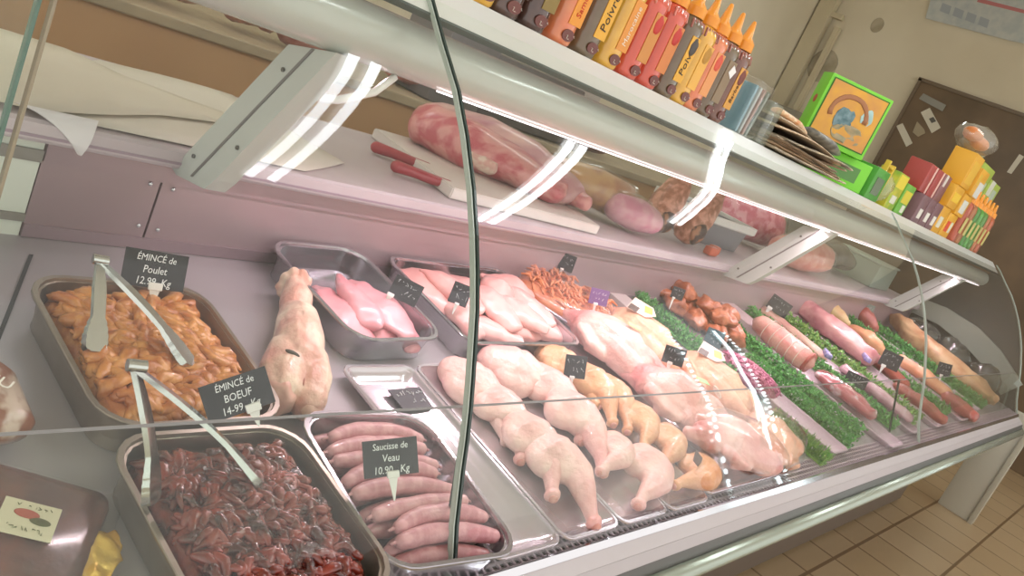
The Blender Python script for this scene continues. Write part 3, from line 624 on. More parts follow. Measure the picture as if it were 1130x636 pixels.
packet('brown cured meat packet with a cream flower label, at the lower left', .385, .685, -.60, .12, .15, .022, mat('cured_meat', '#6e3325', .35, 0, '#4c2018', 25, .3, 60), ext1)
t = thing('yellow_wrapper', 'crumpled yellow foil wrapper poking out beside the brown packet', 'wrapper', up(.425, .615, .002), -.55, TILT)
MB().capsule([(0, .06 - .0055 * q, .010) for q in range(21)], [(.014 + .0004 * q, .007) for q in range(21)], 30, 3).noise(.008, 45).noise(.004, 100).build('foil', mat('yellow_foil', '#dda32c', .2, .4, '#e8c060', 40, .5, 60), t, True)
t = thing('sliced_meat_bag', 'brown and white printed bag of cured meat at the left edge', 'packet', up(.375, .875, .03), .2, TILT)
MB().capsule([(0, .06, .0), (0, 0, .004), (0, -.06, .0)], [(.04, .022), (.05, .028), (.04, .022)], 18, 3).noise(.004, 35).build('bag', mat('bag_brown', '#8d5b45', .3, 0, '#c9b3a2', 22, .2, 60, coat=.5, lo=.5, hi=.6), t, True)
text('SU', .022, mat('bag_ink', '#f1ece4', .5), t, (.012, -.028, .0335), (0, .1, -.9), 'printed_letters')
# ------------------------------------------------------------------ rows on parsley at the far half
pars_m = mat('plastic_parsley', '#68ad55', .5, 0, '#3b8244', 60, 0)
pars_y = mat('plastic_parsley_light', '#93b85c', .5, 0, '#4c8a42', 60, 0)
def parsley_mesh(seed, m, Ln=.74, w=.085):
    rnd = random.Random(seed); mb = MB(); mb.box((0, 0, .004), (w * .7, Ln, .006))
    bm = mb.bm
    for i in range(1300):
        c = Vector((rnd.gauss(0, w * .27), rnd.uniform(-Ln / 2, Ln / 2), rnd.uniform(.008, .038))); c.x = max(-w * .55, min(w * .55, c.x))
        a = rnd.uniform(0, 6.28); el = rnd.uniform(.1, 1.3); s = rnd.uniform(.006, .013)
        d = Vector((math.cos(a) * math.cos(el), math.sin(a) * math.cos(el), math.sin(el))); sd = d.cross(Vector((0, 0, 1)) if abs(d.z) < .9 else Vector((1, 0, 0))).normalized(); nn = sd.cross(d) * .0012
        pts = [c - d * s * .4, c + sd * s * .55, c + d * s * .25 + sd * s * .3, c + d * s, c + d * s * .25 - sd * s * .3, c - sd * s * .55]
        vs = [bm.verts.new(p + nn) for p in pts]; ws = [bm.verts.new(p - nn) for p in pts]
        bm.faces.new(vs); bm.faces.new(ws[::-1])
        for k in range(6): bm.faces.new((vs[k], ws[k], ws[(k+1) % 6], vs[(k+1) % 6]))
    return mb.mesh('parsley_garnish', m, False)
PM = [parsley_mesh(1, pars_m), parsley_mesh(2, pars_y), parsley_mesh(3, pars_m)]
pl = [(2.345, 0, 'beside the peach chickens'), (2.80, 0, 'left of the long pink plank'), (3.20, 2, 'right of the tied roast'), (3.48, 1, 'before the long pink roast'), (3.98, 2, 'behind the long pink roast'), (4.42, 0, 'behind the pale chicken pieces'), (4.80, 2, 'beside the long peach joint'), (2.62, 0, 'right of the magenta minced meat'), (2.33, 1, 'at the front corner, beside the wrapped chickens')]
for x, k, w in pl:
    o = inst('parsley_garnish', PM[k], None, up(x, .955 if x not in (2.62, 2.33) else (.76 if x == 2.62 else .62), .001), 0, TILT)
    if x > 3.4: o.scale = (1.15, 1, 1.35)
    if x in (2.62, 2.33): o.scale = (.8, .55 if x == 2.62 else .25, 1)
    if x == 2.345: o.scale = (.8, .6, 1); o.location = up(2.345, 1.09, .001)
    setp(o, 'green plastic parsley strip %s' % w, 'garnish', 'plastic parsley strips between the rows')
def slab(name, label, cat, x, y, w, d, h, m, rz=0, h0=.001):
    mb = MB(); mb.rings([rrect(w - .004, d - .004, .004, 0), rrect(w, d, .005, h * .4), rrect(w, d, .005, h), rrect(w - .006, d - .006, .004, h)] )
    o = mb.build(name, m, None, 'auto'); place(o, up(x, y, h0), rz, TILT); return setp(o, label, cat)
paletray = mat('pale_board', '#c9bcb9', .35)
slab('display_board', 'pale narrow display board beside the purple sign', 'board', 2.225, 1.18, .09, .22, .02, paletray)
slab('display_board', 'mauve grey display board between parsley strips, behind the tied roast', 'board', 2.985, 1.165, .12, .27, .035, mat('mauve_board', '#bfaaac', .35))
mauve = mat('mauve_dish', '#bfaab4', .3, coat=.3)
for i, (x, w, y, d, lab) in enumerate([(2.49, .13, .76, .44, 'mauve dish under the magenta minced meat'), (2.985, .14, .74, .46, 'mauve dish in front of the tied roast'), (3.335, .11, .90, .72, 'narrow mauve dish with the thin pale meat strip'), (3.745, .19, .90, .72, 'mauve dish under the long pink roast'), (4.19, .17, .90, .72, 'mauve dish under the pale poultry pieces'), (4.62, .14, .92, .70, 'mauve dish under the brown red cut, near the dark end')]):
    tray('long ' + lab, 'dish', x, y, w, d, .02, r=.012, m=mauve, name='display_dish')
def lump(name, label, cat, x, y, h, path, rad, m, rz=0, amp=.004, seed=0, extra=None):
    pts = [Vector(p) for p in path]; P2 = []; R2 = []
    for i in range(len(pts) - 1):
        for k in range(5): P2.append(pts[i].lerp(pts[i+1], k / 5)); R2.append(tuple(rad[i][j] * (1 - k / 5) + rad[i+1][j] * k / 5 for j in (0, 1)))
    P2.append(pts[-1]); R2.append(rad[-1])
    t = MB().capsule(P2, R2, 24, 4).noise(amp * 2.2, 16, seed).noise(amp * 1.3, 38, seed + 2).noise(amp * .6, 90, seed + 1)
    if extra: extra(t)
    o = t.build(name, m, None, True); place(o, up(x, y, h), rz, TILT); return setp(o, label, cat)
# brown glazed pieces
bp_m = mat('brown_glazed_meat', '#bd7350', .35, 0, '#8f4a2c', 30, .8, 70, coat=.3)
BM = [MB().ell((0, 0, 0), (.05, .038, .026), u=24, v=16).noise(.016, 26, k).noise(.008, 60, k).mesh('glazed_piece', bp_m) for k in range(3)]
bs = [(2.50, 1.28, .035), (2.58, 1.27, .035), (2.50, 1.2, .035), (2.58, 1.19, .035), (2.65, 1.22, .035), (2.53, 1.13, .035), (2.62, 1.12, .035), (2.69, 1.15, .035), (2.56, 1.06, .03), (2.65, 1.05, .035), (2.71, 1.07, .032), (2.55, 1.23, .075), (2.60, 1.15, .075), (2.66, 1.11, .078), (2.60, 1.09, .075)]
bw = ['back left corner of the pile', 'back edge of the pile', 'left edge of the pile', 'middle of the pile, lower layer', 'back right corner of the pile', 'left side near the front', 'centre near the front', 'right edge of the pile', 'front left corner of the pile', 'front edge of the pile', 'front right corner of the pile', 'top layer at the back', 'top layer under the small sign', 'top layer at the right', 'top layer at the front']
slab('meat_tray', 'dark grey tray under the pile of brown glazed meat', 'tray', 2.59, 1.165, .27, .32, .008, mat('dark_tray', '#6b6360', .4))
for i, ((x, y, h), w) in enumerate(zip(bs, bw)): setp(inst('glazed_meat_piece', BM[i % 3], None, up(x, y, h), i * 1.3, TILT), 'brown glazed meat piece, %s' % w, 'meat', 'brown glazed meat in a pile')
# tied roast
def ties(t): pass
t = thing('tied_roast', 'pink rolled roast tied with white string before the mauve board', 'meat', up(2.93, .985, .062), -.04, TILT); t.scale = (.78, .9, .78)
MB().capsule([(0, .11, 0), (0, .03, 0), (0, -.09, 0)], [.045, .052, .052], 24, 2).noise(.003, 30).build('roast', mat('roast_pink', '#d88c84', .35, 0, '#e8b3a6', 20, .3, 60, coat=.3), t, True)
MB().tube([(0, -.115, 0), (0, -.125, 0)], [.05, .047], 24).noise(.002, 40).build('cut_face', mat('cut_red', '#a54a42', .35, 0, '#b96358', 40), t, True)
for yy in (-.08, -.04, 0, .04, .08):
    MB().tube([(math.cos(a) * .0535, yy, math.sin(a) * .0535) for a in [k / 20 * 2 * math.pi for k in range(21)]], .0014, 5, cap=False).build('string', mat('string_white', '#eadfd2', .7), t, True)
# minced magenta heap
rnd = random.Random(9); mb = MB(); mb.ell((0, 0, 0), (.055, .10, .03))
for i in range(260):
    a = rnd.uniform(0, 6.28); r = math.sqrt(rnd.random()); cx, cy = r * math.cos(a) * .055, r * math.sin(a) * .10; h = .03 * math.sqrt(max(0, 1 - r * r)) + .002; d = rnd.uniform(0, 3.14); l = .012
    mb.tube([(cx - math.cos(d) * l, cy - math.sin(d) * l, h - .002), (cx, cy, h + .003), (cx + math.cos(d) * l, cy + math.sin(d) * l, h - .001)], .0028, 5)
o = mb.build('minced_meat', mat('mince_magenta', '#c06a8a', .35, 0, '#a14a6c', 60, .3, 100), None, True); place(o, up(2.36, .83, .042), .1, TILT); setp(o, 'magenta minced meat heap between the peach chicken and the glass reflection', 'meat', kind='stuff')
o.location = up(2.44, .86, .03)
lump('sliced_meat', 'thin pale meat strip with fat edge beside the third parsley', 'meat', 3.33, 1.10, .025, [(0, .16, 0), (.01, .05, 0), (0, -.14, 0)], [(.03, .018), (.035, .02), (.03, .018)], mat('pale_fatty', '#d3b09c', .4, 0, '#c58f86', 25, .3, 60))
lump('long_roast', 'long pink marbled roast lying from back to front', 'meat', 3.78, 1.13, .055, [(-.02, .22, .01), (0, .1, .0), (0, 0, 0), (.02, -.2, -.006)], [(.04, .032), (.06, .045), (.07, .046), (.055, .04)], mat('long_pink', '#dba6a2', .35, 0, '#b9717a', 16, .4, 50, coat=.3), amp=.006)
ysk = mat('pale_yellow_skin', '#dfc78e', .4, 0, '#d29f74', 14, .3, 70, coat=.3)
osk = mat('pale_orange_skin', '#dfa57c', .4, 0, '#cf8660', 14, .3, 70, coat=.3)
lump('chicken_supreme', 'pale yellow poultry piece at the back, on the row of the pale dish', 'meat', 4.17, 1.27, .05, [(0, .08, 0), (0, 0, .006), (0, -.08, -.01)], [(.03, .025), (.05, .04), (.03, .028)], ysk)
lump('chicken_supreme', 'peach orange poultry piece in front of the pale yellow one', 'meat', 4.16, 1.06, .045, [(0, .08, 0), (0, 0, .006), (.01, -.08, -.01)], [(.035, .028), (.055, .04), (.03, .026)], osk)
lump('red_meat_cut', 'brown red meat cut standing at the far back', 'meat', 4.60, 1.26, .05, [(0, .1, 0), (0, 0, .02), (0, -.08, -.01)], [(.035, .03), (.05, .045), (.035, .03)], mat('brown_red', '#b0655a', .4, 0, '#9a4c42', 20, .4, 60))
lump('red_meat_strip', 'red meat strip lying along the dish before the pale chicken', 'meat', 3.90, .93, .034, [(0, .16, .0), (0, 0, .004), (0, -.16, 0)], [(.035, .022), (.045, .028), (.03, .02)], mat('red_cut', '#b9503f', .35, 0, '#98372f', 20, .4, 60, coat=.3))
lump('red_meat_strip', 'red meat strip near the front glass under the low pane edge', 'meat', 3.74, .66, .036, [(0, .1, .0), (0, 0, .004), (0, -.1, 0)], [(.035, .02), (.045, .026), (.03, .02)], mat('red_cut2', '#a95f52', .35, 0, '#8f4640', 20, .4, 60))
lump('roast_slice', 'red beef roast in clear film in front of the tied roast', 'meat', 3.0, .74, .04, [(0, .1, .0), (0, 0, .004), (0, -.1, 0)], [(.045, .022), (.055, .028), (.04, .02)], mat('film_red', '#b55f66', .15, 0, '#e3cfd2', 22, .3, 60, coat=1, lo=.5, hi=.62))
lump('pink_film_pack', 'pink meat under film beside the light green parsley', 'meat', 3.36, .74, .036, [(0, .14, .0), (0, 0, .004), (0, -.14, 0)], [(.035, .018), (.045, .02), (.03, .018)], mat('film_pink', '#cfa6b0', .15, 0, '#b98a98', 22, .3, 60, coat=1))
lump('pale_chicken_cut', 'peach chicken pieces by the dark sign at the glass seam', 'meat', 4.30, .80, .045, [(0, .12, .0), (0, 0, .004), (0, -.12, 0)], [(.04, .025), (.055, .03), (.04, .022)], osk, seed=4)
lump('red_meat_cut', 'dull red cut at the front right corner of the deck', 'meat', 4.28, .60, .036, [(0, .07, .0), (0, 0, .004), (0, -.06, 0)], [(.04, .025), (.06, .03), (.045, .022)], mat('red_cut2', '#a95f52'), seed=8)
lump('long_joint', 'long peach coloured joint lying beside the last parsley', 'meat', 5.02, .92, .06, [(.05, .30, .03), (.03, .2, .01), (0, 0, 0), (-.06, -.3, -.005)], [(.035, .04), (.07, .05), (.12, .06), (.08, .04)], mat('peach_joint', '#d3ae84', .45, 0, '#b07a52', 12, .4, 50), amp=.008)
for i, (x, y, r, w) in enumerate([(5.22, 1.12, .11, 'at the back of the far end'), (5.28, .92, .11, 'in the middle of the far end'), (5.22, .72, .10, 'at the front of the far end')]):
    o = MB().ell((0, 0, 0), (r, r * .95, .075)).noise(.03, 12, i).noise(.008, 40, i).build('black_bag', mat('black_film', '#2c2d2a', .22, 0, '#52534e', 8, .5, 30, coat=.5), None, True); place(o, up(x, y, .085), i, TILT); setp(o, 'crumpled black plastic bag %s' % w, 'bag', 'black bags at the dark end of the deck')
# purple ribbon bits
for x, y, w in ((3.28, .94, 'on the parsley right of the tied roast'), (3.72, .92, 'in front of the long pink roast')):
    o = MB().box((0, 0, 0), (.06, .03, .018), bev=.004).noise(.006, 40).build('purple_packet', mat('purple_foil', '#7668c4', .3, .2, '#c4bde8', 60), None, True); place(o, up(x, y, .055), .6, TILT); setp(o, 'small shiny purple packet %s' % w, 'packet')
# ================================================================== ON THE REAR WORKTOP
WZ = 1.0725
paper_m = mat('butcher_paper', '#e2dacb', .7, 0, '#dad1c0', 4)
def sheet(name, label, outline, z, m, curl=None, th=.0012):
    """paper sheet with gentle waves; outline in x,y"""
    bm = MB(); vs = [bm.bm.verts.new((x, y, z)) for x, y in outline]; f = bm.bm.faces.new(vs)
    bmesh.ops.triangulate(bm.bm, faces=[f]); bmesh.ops.subdivide_edges(bm.bm, edges=bm.bm.edges[:], cuts=4, use_grid_fill=True)
    for v in bm.bm.verts:
        v.co.z += .004 + .004 * math.sin(v.co.x * 11) * math.cos(v.co.y * 9)
        if curl: curl(v)
    o = bm.build(name, m, None, True); sd = o.modifiers.new('thickness', 'SOLIDIFY'); sd.thickness = th; return setp(o, label, 'paper')
def curl1(v):
    d = max(0, 1.27 - v.co.y); v.co.z += d * .35
sheet('butcher_paper', 'large sheet of beige butcher paper spread over the left of the worktop', [(-.3, 1.26), (.30, 1.245), (.52, 1.235), (.66, 1.30), (.76, 1.36), (.90, 1.425), (1.02, 1.50), (.90, 1.54), (.80, 1.60), (.75, 1.70), (.735, 1.72), (-.3, 1.72)], WZ + .006, paper_m)
sheet('butcher_paper', 'smaller beige paper sheet lying under the large one, beside the white arm', [(.55, 1.24), (.98, 1.24), (1.16, 1.36), (1.10, 1.72), (.8, 1.72), (.6, 1.5)], WZ, mat('butcher_paper_light', '#dcd5c8', .7))
o = MB(); R = []
for i in range(9):
    t = i / 8; y = 1.238 - .024 * math.sin(t * 2.2) ; z = WZ + .012 - .05 * t * t; c = .545 + .035 * t; hw = .055 * (1 - t) + .002
    R.append([Vector((c - hw, y, z)), Vector((c + hw, y + .004 * math.sin(t * 5), z)), Vector((c + hw, y + .0015 + .004 * math.sin(t * 5), z - .001)), Vector((c - hw, y + .0015, z - .001))])
o.rings(R); setp(o.build('paper_curl', mat('white_paper', '#e6e2e4', .6), None, 'auto'), 'white paper corner curling over the worktop front edge', 'paper')
# cutting board
def onw(px, py, z=WZ): return on_z(px, py, z)
bd = MB(); C = [(1.40, 1.275), (1.95, 1.235), (1.99, 1.37), (1.70, 1.70), (1.50, 1.70)]
bd.quadprism([Vector((x, y, WZ + .001)) for x, y in C], (0, 0, .026)); bmesh.ops.bevel(bd.bm, geom=bd.bm.edges[:], offset=.003, segments=2, affect='EDGES')
setp(bd.build('cutting_board', mat('board_white', '#e3ddd6', .45, 0, '#d9d0cb', 6), None, 'auto'), 'thick white cutting board carrying the raw pork shoulder', 'cutting board')
red = mat('red_handle', '#a83a44', .35, coat=.3)
for (x, y, rz, w) in ((1.43, 1.485, -.55, 'farther back'), (1.385, 1.355, -.42, 'nearer the front edge')):
    t = thing('butcher_knife', 'butcher knife with a red handle beside the cutting board, the one %s' % w, 'knife', (x, y, WZ + .017), rz)
    MB().capsule([(-.07, 0, 0), (-.03, 0, .001), (.02, 0, -.001), (.06, 0, 0)], [(.015, .014), (.0135, .012), (.0145, .012), (.013, .011)], 14, 3).build('handle', red, t, True)
    if w == 'farther back': MB().quadprism([Vector((.06, -.012, -.001)), Vector((.06, .012, -.001)), Vector((.10, .012, -.001)), Vector((.10, -.012, -.001))], (0, 0, .002)).build('blade', brightsteel, t)
    else: MB().quadprism([Vector((.06, -.012, -.0145)), Vector((.06, .012, -.0145)), Vector((.075, .012, -.0145)), Vector((.075, -.012, -.0145))], (0, 0, .004)).build('blade', brightsteel, t)
def meatm(n, a, b, sc=14, rough=.38, lo=.42, hi=.56, coat=.3, stretch=None): return mat(n, a, rough, 0, b, sc, .35, 60, coat=coat, lo=lo, hi=hi, stretch=stretch)
# pork shoulder: lean slab + pale fatty side
t = thing('pork_shoulder', 'large raw pork shoulder, pink lean with a pale fatty side, on the board', 'meat', (1.76, 1.48, WZ + .03), -.25)
MB().capsule([(-.17, .12, .05), (-.08, .05, .05), (.03, -.02, .045), (.13, -.09, .035)], [(.075, .06), (.10, .065), (.085, .05), (.065, .035)], 26, 4).noise(.02, 11, 1).noise(.004, 45, 2).build('lean', meatm('pork_lean', '#c4606a', '#dc9a96', 20, stretch=(.5, 1.6, 1)), t, True)
MB().capsule([(-.12, .17, .06), (0, .12, .06), (.12, .05, .05), (.2, -.05, .04)], [(.06, .06), (.085, .07), (.085, .065), (.06, .045)], 26, 4).noise(.018, 12, 4).noise(.004, 45, 6).build('fat_side', meatm('pork_fat', '#dcb3ac', '#b97f8a', 12, lo=.35, hi=.7, stretch=(.5, 1.6, 1)), t, True)
MB().capsule([(-.17, .06, .04), (-.12, .0, .035), (-.06, -.05, .03)], [(.03, .02), (.03, .022), (.025, .018)], 14, 3).noise(.012, 30, 3).build('white_fat', meatm('white_fat', '#ecd5c6', '#dcaa9f', 40), t, True)
setp(MB().capsule([(0, -.03, 0), (0, .02, .004), (0, .08, 0)], [(.03, .022), (.04, .028), (.035, .02)], 16, 3).noise(.006, 30).build('pork_hock', meatm('hock_pink', '#e2a29d', '#d5868a', 30), None, True, (1.97, 1.36, WZ + .056)), 'small pink pork piece at the right end of the cutting board', 'meat')
# bagged products standing behind / beside the board
def bagthing(name, label, cat, x, y, z, path, rad, m, wrap=1.06, amp=.006, seed=0):
    t = thing(name, label, cat, (x, y, z))
    MB().capsule(path, rad, 18, 3).noise(amp, 22, seed).noise(amp * .4, 60, seed).build('content', m, t, True)
    if wrap:
        r2 = [(a * wrap + .004, b * wrap + .004) for a, b in rad]
        MB().capsule(path, r2, 20, 3).noise(amp * 1.2, 28, seed + 5).build('clear_bag', film, t, True)
    return t
bagthing('bagged_poultry', 'clear bag of tan smoked poultry beside the cutting board', 'packed meat', 2.18, 1.46, WZ + .075, [(-.1, .06, 0), (0, 0, .01), (.08, -.05, 0)], [(.05, .055), (.075, .06), (.05, .055)], meatm('tan_meat', '#c49a63', '#b07f5a', 12))
bagthing('bagged_ham', 'clear bag with a pink ham end at the worktop edge', 'packed meat', 2.28, 1.345, WZ + .06, [(-.07, .03, 0), (0, 0, .0), (.05, -.02, -.005)], [(.045, .045), (.065, .05), (.05, .04)], meatm('ham_pink', '#d68aa0', '#e2b0b8', 14))
def cone_roll(label, x, y, lean, seed):
    t = thing('herb_coated_roll', label, 'meat', (x, y, WZ + .002)); t.rotation_euler = (0, lean, 0)
    MB().capsule([(0, 0, .055), (.01, 0, .11), (.025, 0, .18), (.03, 0, .21)], [(.052, .05), (.058, .055), (.048, .045), (.03, .03)], 22, 4).noise(.006, 25, seed).build('roll', meatm('herb_crust', '#dfa48c', '#a86a4a', 42, lo=.4, hi=.6), t, True)
    MB().ell((-.006, -.042, .055), (.035, .022, .04)).noise(.008, 30, seed).build('dark_cut_end', mat('dark_cut', '#4a3630', .45, 0, '#b07c5a', 40, .3, 60, lo=.5, hi=.6), t, True)
cone_roll('netted roll with a brown herb crust, left of the pair', 2.49, 1.40, .12, 1)
cone_roll('netted roll with a brown herb crust, right of the pair', 2.62, 1.35, .25, 2)
setp(MB().box((0, 0, 0), (.16, .1, .05), bev=.01).noise(.006, 20).build('red_meat_packet', mat('brick_red_packet', '#a3433b', .35, 0, '#8a3a34', 20, coat=.4), None, 'auto', (2.18, 1.62, WZ + .03)), 'brick red meat packet behind the clear bags', 'packed meat')
# scale / plastic tub with white lid
t = thing('storage_crate', 'grey plastic crate with a white rim behind the arm', 'crate', (3.05, 1.53, WZ), -.1)
mb = tray_mesh(.36, .26, .10, .03, .01, .02); mb.build('crate_body', mat('crate_grey', '#8f8c92', .4), t, 'auto')
mb = MB(); mb.rings([rrect(.372, .272, .034, .085), rrect(.384, .284, .036, .09), rrect(.384, .284, .036, .115), rrect(.35, .25, .03, .115), rrect(.35, .25, .03, .103)], cap=False); mb.build('white_rim', white_plastic, t, 'auto')
setp(MB().box((0, 0, 0), (.05, .03, .03), bev=.006).build('orange_clip', mat('orange_clip', '#c96447', .4), None, 'auto', (2.80, 1.31, WZ + .017)), 'small orange plastic clip on the worktop before the crate', 'clip')
setp(MB().box((0, 0, 0), (.06, .03, .03), bev=.006).build('orange_clip', mat('orange_clip', '#c96447', .4), None, 'auto', (2.73, 1.285, WZ + .017)), 'small orange plastic clip nearest the worktop edge', 'clip')
bagthing('bagged_mince', 'clear bag of bright pink minced meat behind the crate', 'packed meat', 3.62, 1.62, WZ + .11, [(-.14, .06, 0), (0, 0, .01), (.12, -.05, 0)], [(.08, .09), (.11, .1), (.08, .09)], meatm('bright_pink_mince', '#d0566c', '#e79aa5', 30))
bagthing('bagged_mince', 'clear bag of salmon coloured minced meat right of the white arm', 'packed meat', 3.76, 1.38, WZ + .075, [(-.18, .02, -.01), (-.05, 0, .0), (.12, -.02, .01)], [(.06, .06), (.10, .075), (.09, .07)], meatm('salmon_mince', '#dd8678', '#e9a99a', 22))
bagthing('grey_bag', 'dark grey bag slumped on the worktop near the far end', 'bag', 4.55, 1.52, WZ + .075, [(-.13, .02, -.01), (0, 0, .02), (.14, -.02, 0)], [(.06, .055), (.09, .07), (.07, .05)], mat('grey_bag_film', '#655f58', .25, 0, '#7c766c', 14, .4, 40, coat=.5), wrap=0)
for x, y, w, d, h, lab in ((4.98, 1.5, .34, .3, .13, 'pale green grey box behind the farthest arm'),):
    t = thing('pale_box', lab, 'box', (x, y, WZ)); MB().box((0, 0, h / 2), (w, d, h), bev=.008).build('box_body', mat('pale_box_card', '#a9b5a6', .5), t, 'auto'); MB().box((0, 0, h + .006), (w + .012, d + .012, .012), bev=.004).build('box_lid', mat('pale_box_lid', '#b8c3b4', .5), t, 'auto')
# things on the service table far behind
TZ = tz
def tabl(px, py): return on_y(px, py, ty + .2)
def table_meat(label, px, py, rad, m, seed, ln=.3):
    P = tabl(px, py); t = MB().capsule([(-ln / 2, 0, 0), (0, 0, rad * .2), (ln / 2, 0, 0)], [(rad * .8, rad * .7), (rad, rad), (rad * .7, rad * .7)], 18, 3).noise(rad * .3, 9, seed).noise(rad * .1, 30, seed)
    o = t.build('meat_joint', m, None, True); o.location = (P.x, P.y, TZ + rad * .95); setp(o, label, 'meat', None)
table_meat('long brown pink meat joint at the far left of the service table', 120, -8, .10, meatm('joint_brown', '#a47c66', '#b78a7a', 6), 1, .5)
table_meat('curled pink meat joint on the service table above the white arm', 272, 36, .10, meatm('joint_pink', '#d09a86', '#b87468', 12), 2, .12)
table_meat('dull red meat joint on the service table, right behind the arm top', 330, 58, .075, meatm('joint_red', '#9f625c', '#b78078', 10), 3, .14)
table_meat('bright pink meat joint on the service table, seen beside the glass seam', 447, 100, .09, meatm('joint_bright', '#d2867f', '#a85858', 14), 4, .2)
dg2 = mat('appliance_grey', '#6a6669', .4); dg3 = mat('appliance_dark', '#564f50', .4)
P = tabl(470, 112); t = thing('slicer_machine', 'dark grey boxy appliance on the service table behind the tube', 'appliance', (P.x + .02, P.y, TZ))
MB().box((0, 0, .18), (.34, .3, .36), bev=.02).build('motor_housing', dg2, t, 'auto')
MB().box((.52, 0, .16), (.72, .3, .30), bev=.015).build('dark_body', dg3, t, 'auto'); MB().box((.93, -.02, .17), (.1, .32, .34), bev=.01).build('pale_stand', mat('stand_pale', '#b0a49e', .4), t, 'auto')
for i in range(7):
    o = MB().ell((0, 0, 0), (.02, .12, .115)).noise(.006, 15, i).build('sliced_joint', meatm('slice_tan', '#b08a7c', '#8d5d58', 14), None, True, (tabl(592, 150).x + .30 + i * .05, ty + .22, TZ + .115)); o.rotation_euler = (0, .3, 0)
    setp(o, 'slice of tan cured joint on the service table, %s' % ['leftmost in the row of seven', 'second from the left', 'third from the left', 'fourth in the row', 'fifth from the left', 'sixth from the left', 'rightmost of the seven'][i], 'meat', 'cured slices in a row on the service table')
# ================================================================== ON THE TOP SHELF
SZ = 1.4625
def badge(t, z, r, m, y=-.0335, nm='brand_badge'):
    g = MB().tube([(0, y, z), (0, y - .0015, z)], [(r, r * .62), (r, r * .62)], 16).build(nm, m, t)
    scribble(g, r * 1.5, 0, z, int(z * 1e4) % 97, r * .9, mat('badge_white', '#f0e6d8', .5), 'badge_print').location = (0, y - .002, 0)
cap_m = mat('orange_cap', '#ee9a2e', .35, coat=.2)
BT = {'brown': ('#6f4536', '#7e5442'), 'darkbrown': ('#4c352d', '#5c4033'), 'red': ('#d5573f', '#d5573f'), 'orange': ('#e08a2c', '#e6a03c'), 'yellow': ('#e2a934', '#e8b648'), 'coral': ('#df7a4e', '#e08a5a'), 'olive': ('#6b5a40', '#75634a')}
def bottle(x, y, colr, label, word, plate, ink, h=.175, body=None, photo=None, grp='sauce bottles in the front row on the top shelf'):
    t = thing('sauce_bottle', label, 'sauce bottle', (x, y, SZ), 0, None, grp)
    m = mat('sauce_' + colr, BT[colr][0], .18, 0, BT[colr][1], 30, coat=.8)
    mb = MB(); R = []
    for z, s in ((0, .86), (.004, .97), (.012, 1), (h * .78, 1), (h * .83, 1.04), (h * .90, 1.0), (h * .96, .8), (h, .58)):
        R.append(rrect(.066 * s, .058 * s, .026 * s, z, 6))
    mb.rings(R); mb.build('bottle', m, t, True)
    # ribbed shoulder
    rb = MB()
    for k in range(7): rb.capsule([((k - 3) * .0085, -.027 + abs(k - 3) * .0012, h * .86), ((k - 3) * .0078, -.024 + abs(k - 3) * .0012, h * .95)], .0026, 8, 2)
    rb.build('ribbed_shoulder', mat('rib_brown' if colr != 'red' else 'rib_red', '#a9685a' if colr != 'red' else '#d98878', .3, coat=.5), t, True)
    cp = MB().tube([(0, 0, h - .002), (0, 0, h + .018), (0, 0, h + .022), (0, 0, h + .03), (0, 0, h + .062), (0, 0, h + .066)], [.024, .023, .019, .011, .0052, .0035], 18); cp.build('nozzle_cap', cap_m, t, 'auto')
    pm = mat('plate_' + plate, plate, .4)
    MB().box((.006, -.0295, h * .50), (.036, .0016, h * .56), bev=.0005).build('label_panel', pm, t)
    if word: text(word, .027 if len(word) < 7 else .0185, mat('ink_' + ink, ink, .6), t, (.006, -.0308, h * .50), (math.pi / 2, -math.pi / 2, 0), 'lettering', shear=.1, sx=1)
    badge(t, h * .11, .017, mat('badge_brown', '#6d3a31', .4), -.0296)
    if photo:
        MB().ell((.008, -.0295, h * .66), (.014, .003, .02)).noise(.002, 90, 3).build('print_motif', mat('motif_' + photo, photo, .4), t, True)
Bs = [(1.013, 'yellow', 'yellow sauce bottle at the left picture edge', '', '#d7a53d', '#6a3a1c', None),
 (1.078, 'darkbrown', 'dark brown sauce bottle beside the yellow one at the left', '', '#5a3c2d', '#e8d8c0', None),
 (1.152, 'darkbrown', 'dark brown sauce bottle with an olive panel, left of the orange red one', '', '#8a7335', '#e8d8c0', None),
 (1.232, 'coral', 'orange red sauce bottle lettered Samouraï', 'Samouraï', '#e8982f', '#c8341e', None),
 (1.312, 'olive', 'large lettered Poivre bottle, brown with a yellow panel, left one', 'Poivre', '#e6ac36', '#3a2a1c', None),
 (1.390, 'yellow', 'amber sauce bottle lettered Marocaine', 'Marocaine', '#e3953a', '#f0e0c8', None),
 (1.468, 'red', 'red sauce bottle with tomato print, left of the red pair', '', '#cf8a3e', '#f0e0c8', '#c5342c'),
 (1.545, 'red', 'red sauce bottle with tomato print, right of the red pair', '', '#d5803e', '#f0e0c8', '#c5342c'),
 (1.620, 'olive', 'brown sauce bottle lettered Poivre, the right one', 'Poivre', '#e6ac36', '#3a2a1c', '#4a4440'),
 (1.684, 'yellow', 'amber yellow sauce bottle between the Poivre and the coral one', '', '#e8b04a', '#8a4a20', '#b8862c'),
 (1.742, 'coral', 'coral orange sauce bottle with round print', '', '#e59a5a', '#8a4a20', '#d8543c'),
 (1.805, 'olive', 'grey brown sauce bottle with a white price sticker', '', '#8c7658', '#3a2a1c', None),
 (1.868, 'brown', 'brown sauce bottle lettered Barbecue, rightmost of the row', 'Barbecue', '#d79a3a', '#3a2418', '#7a3c30')]
for x, c, lab, word, plate, ink, ph in Bs: bottle(x, 1.045, c, lab, word, plate, ink, photo=ph)
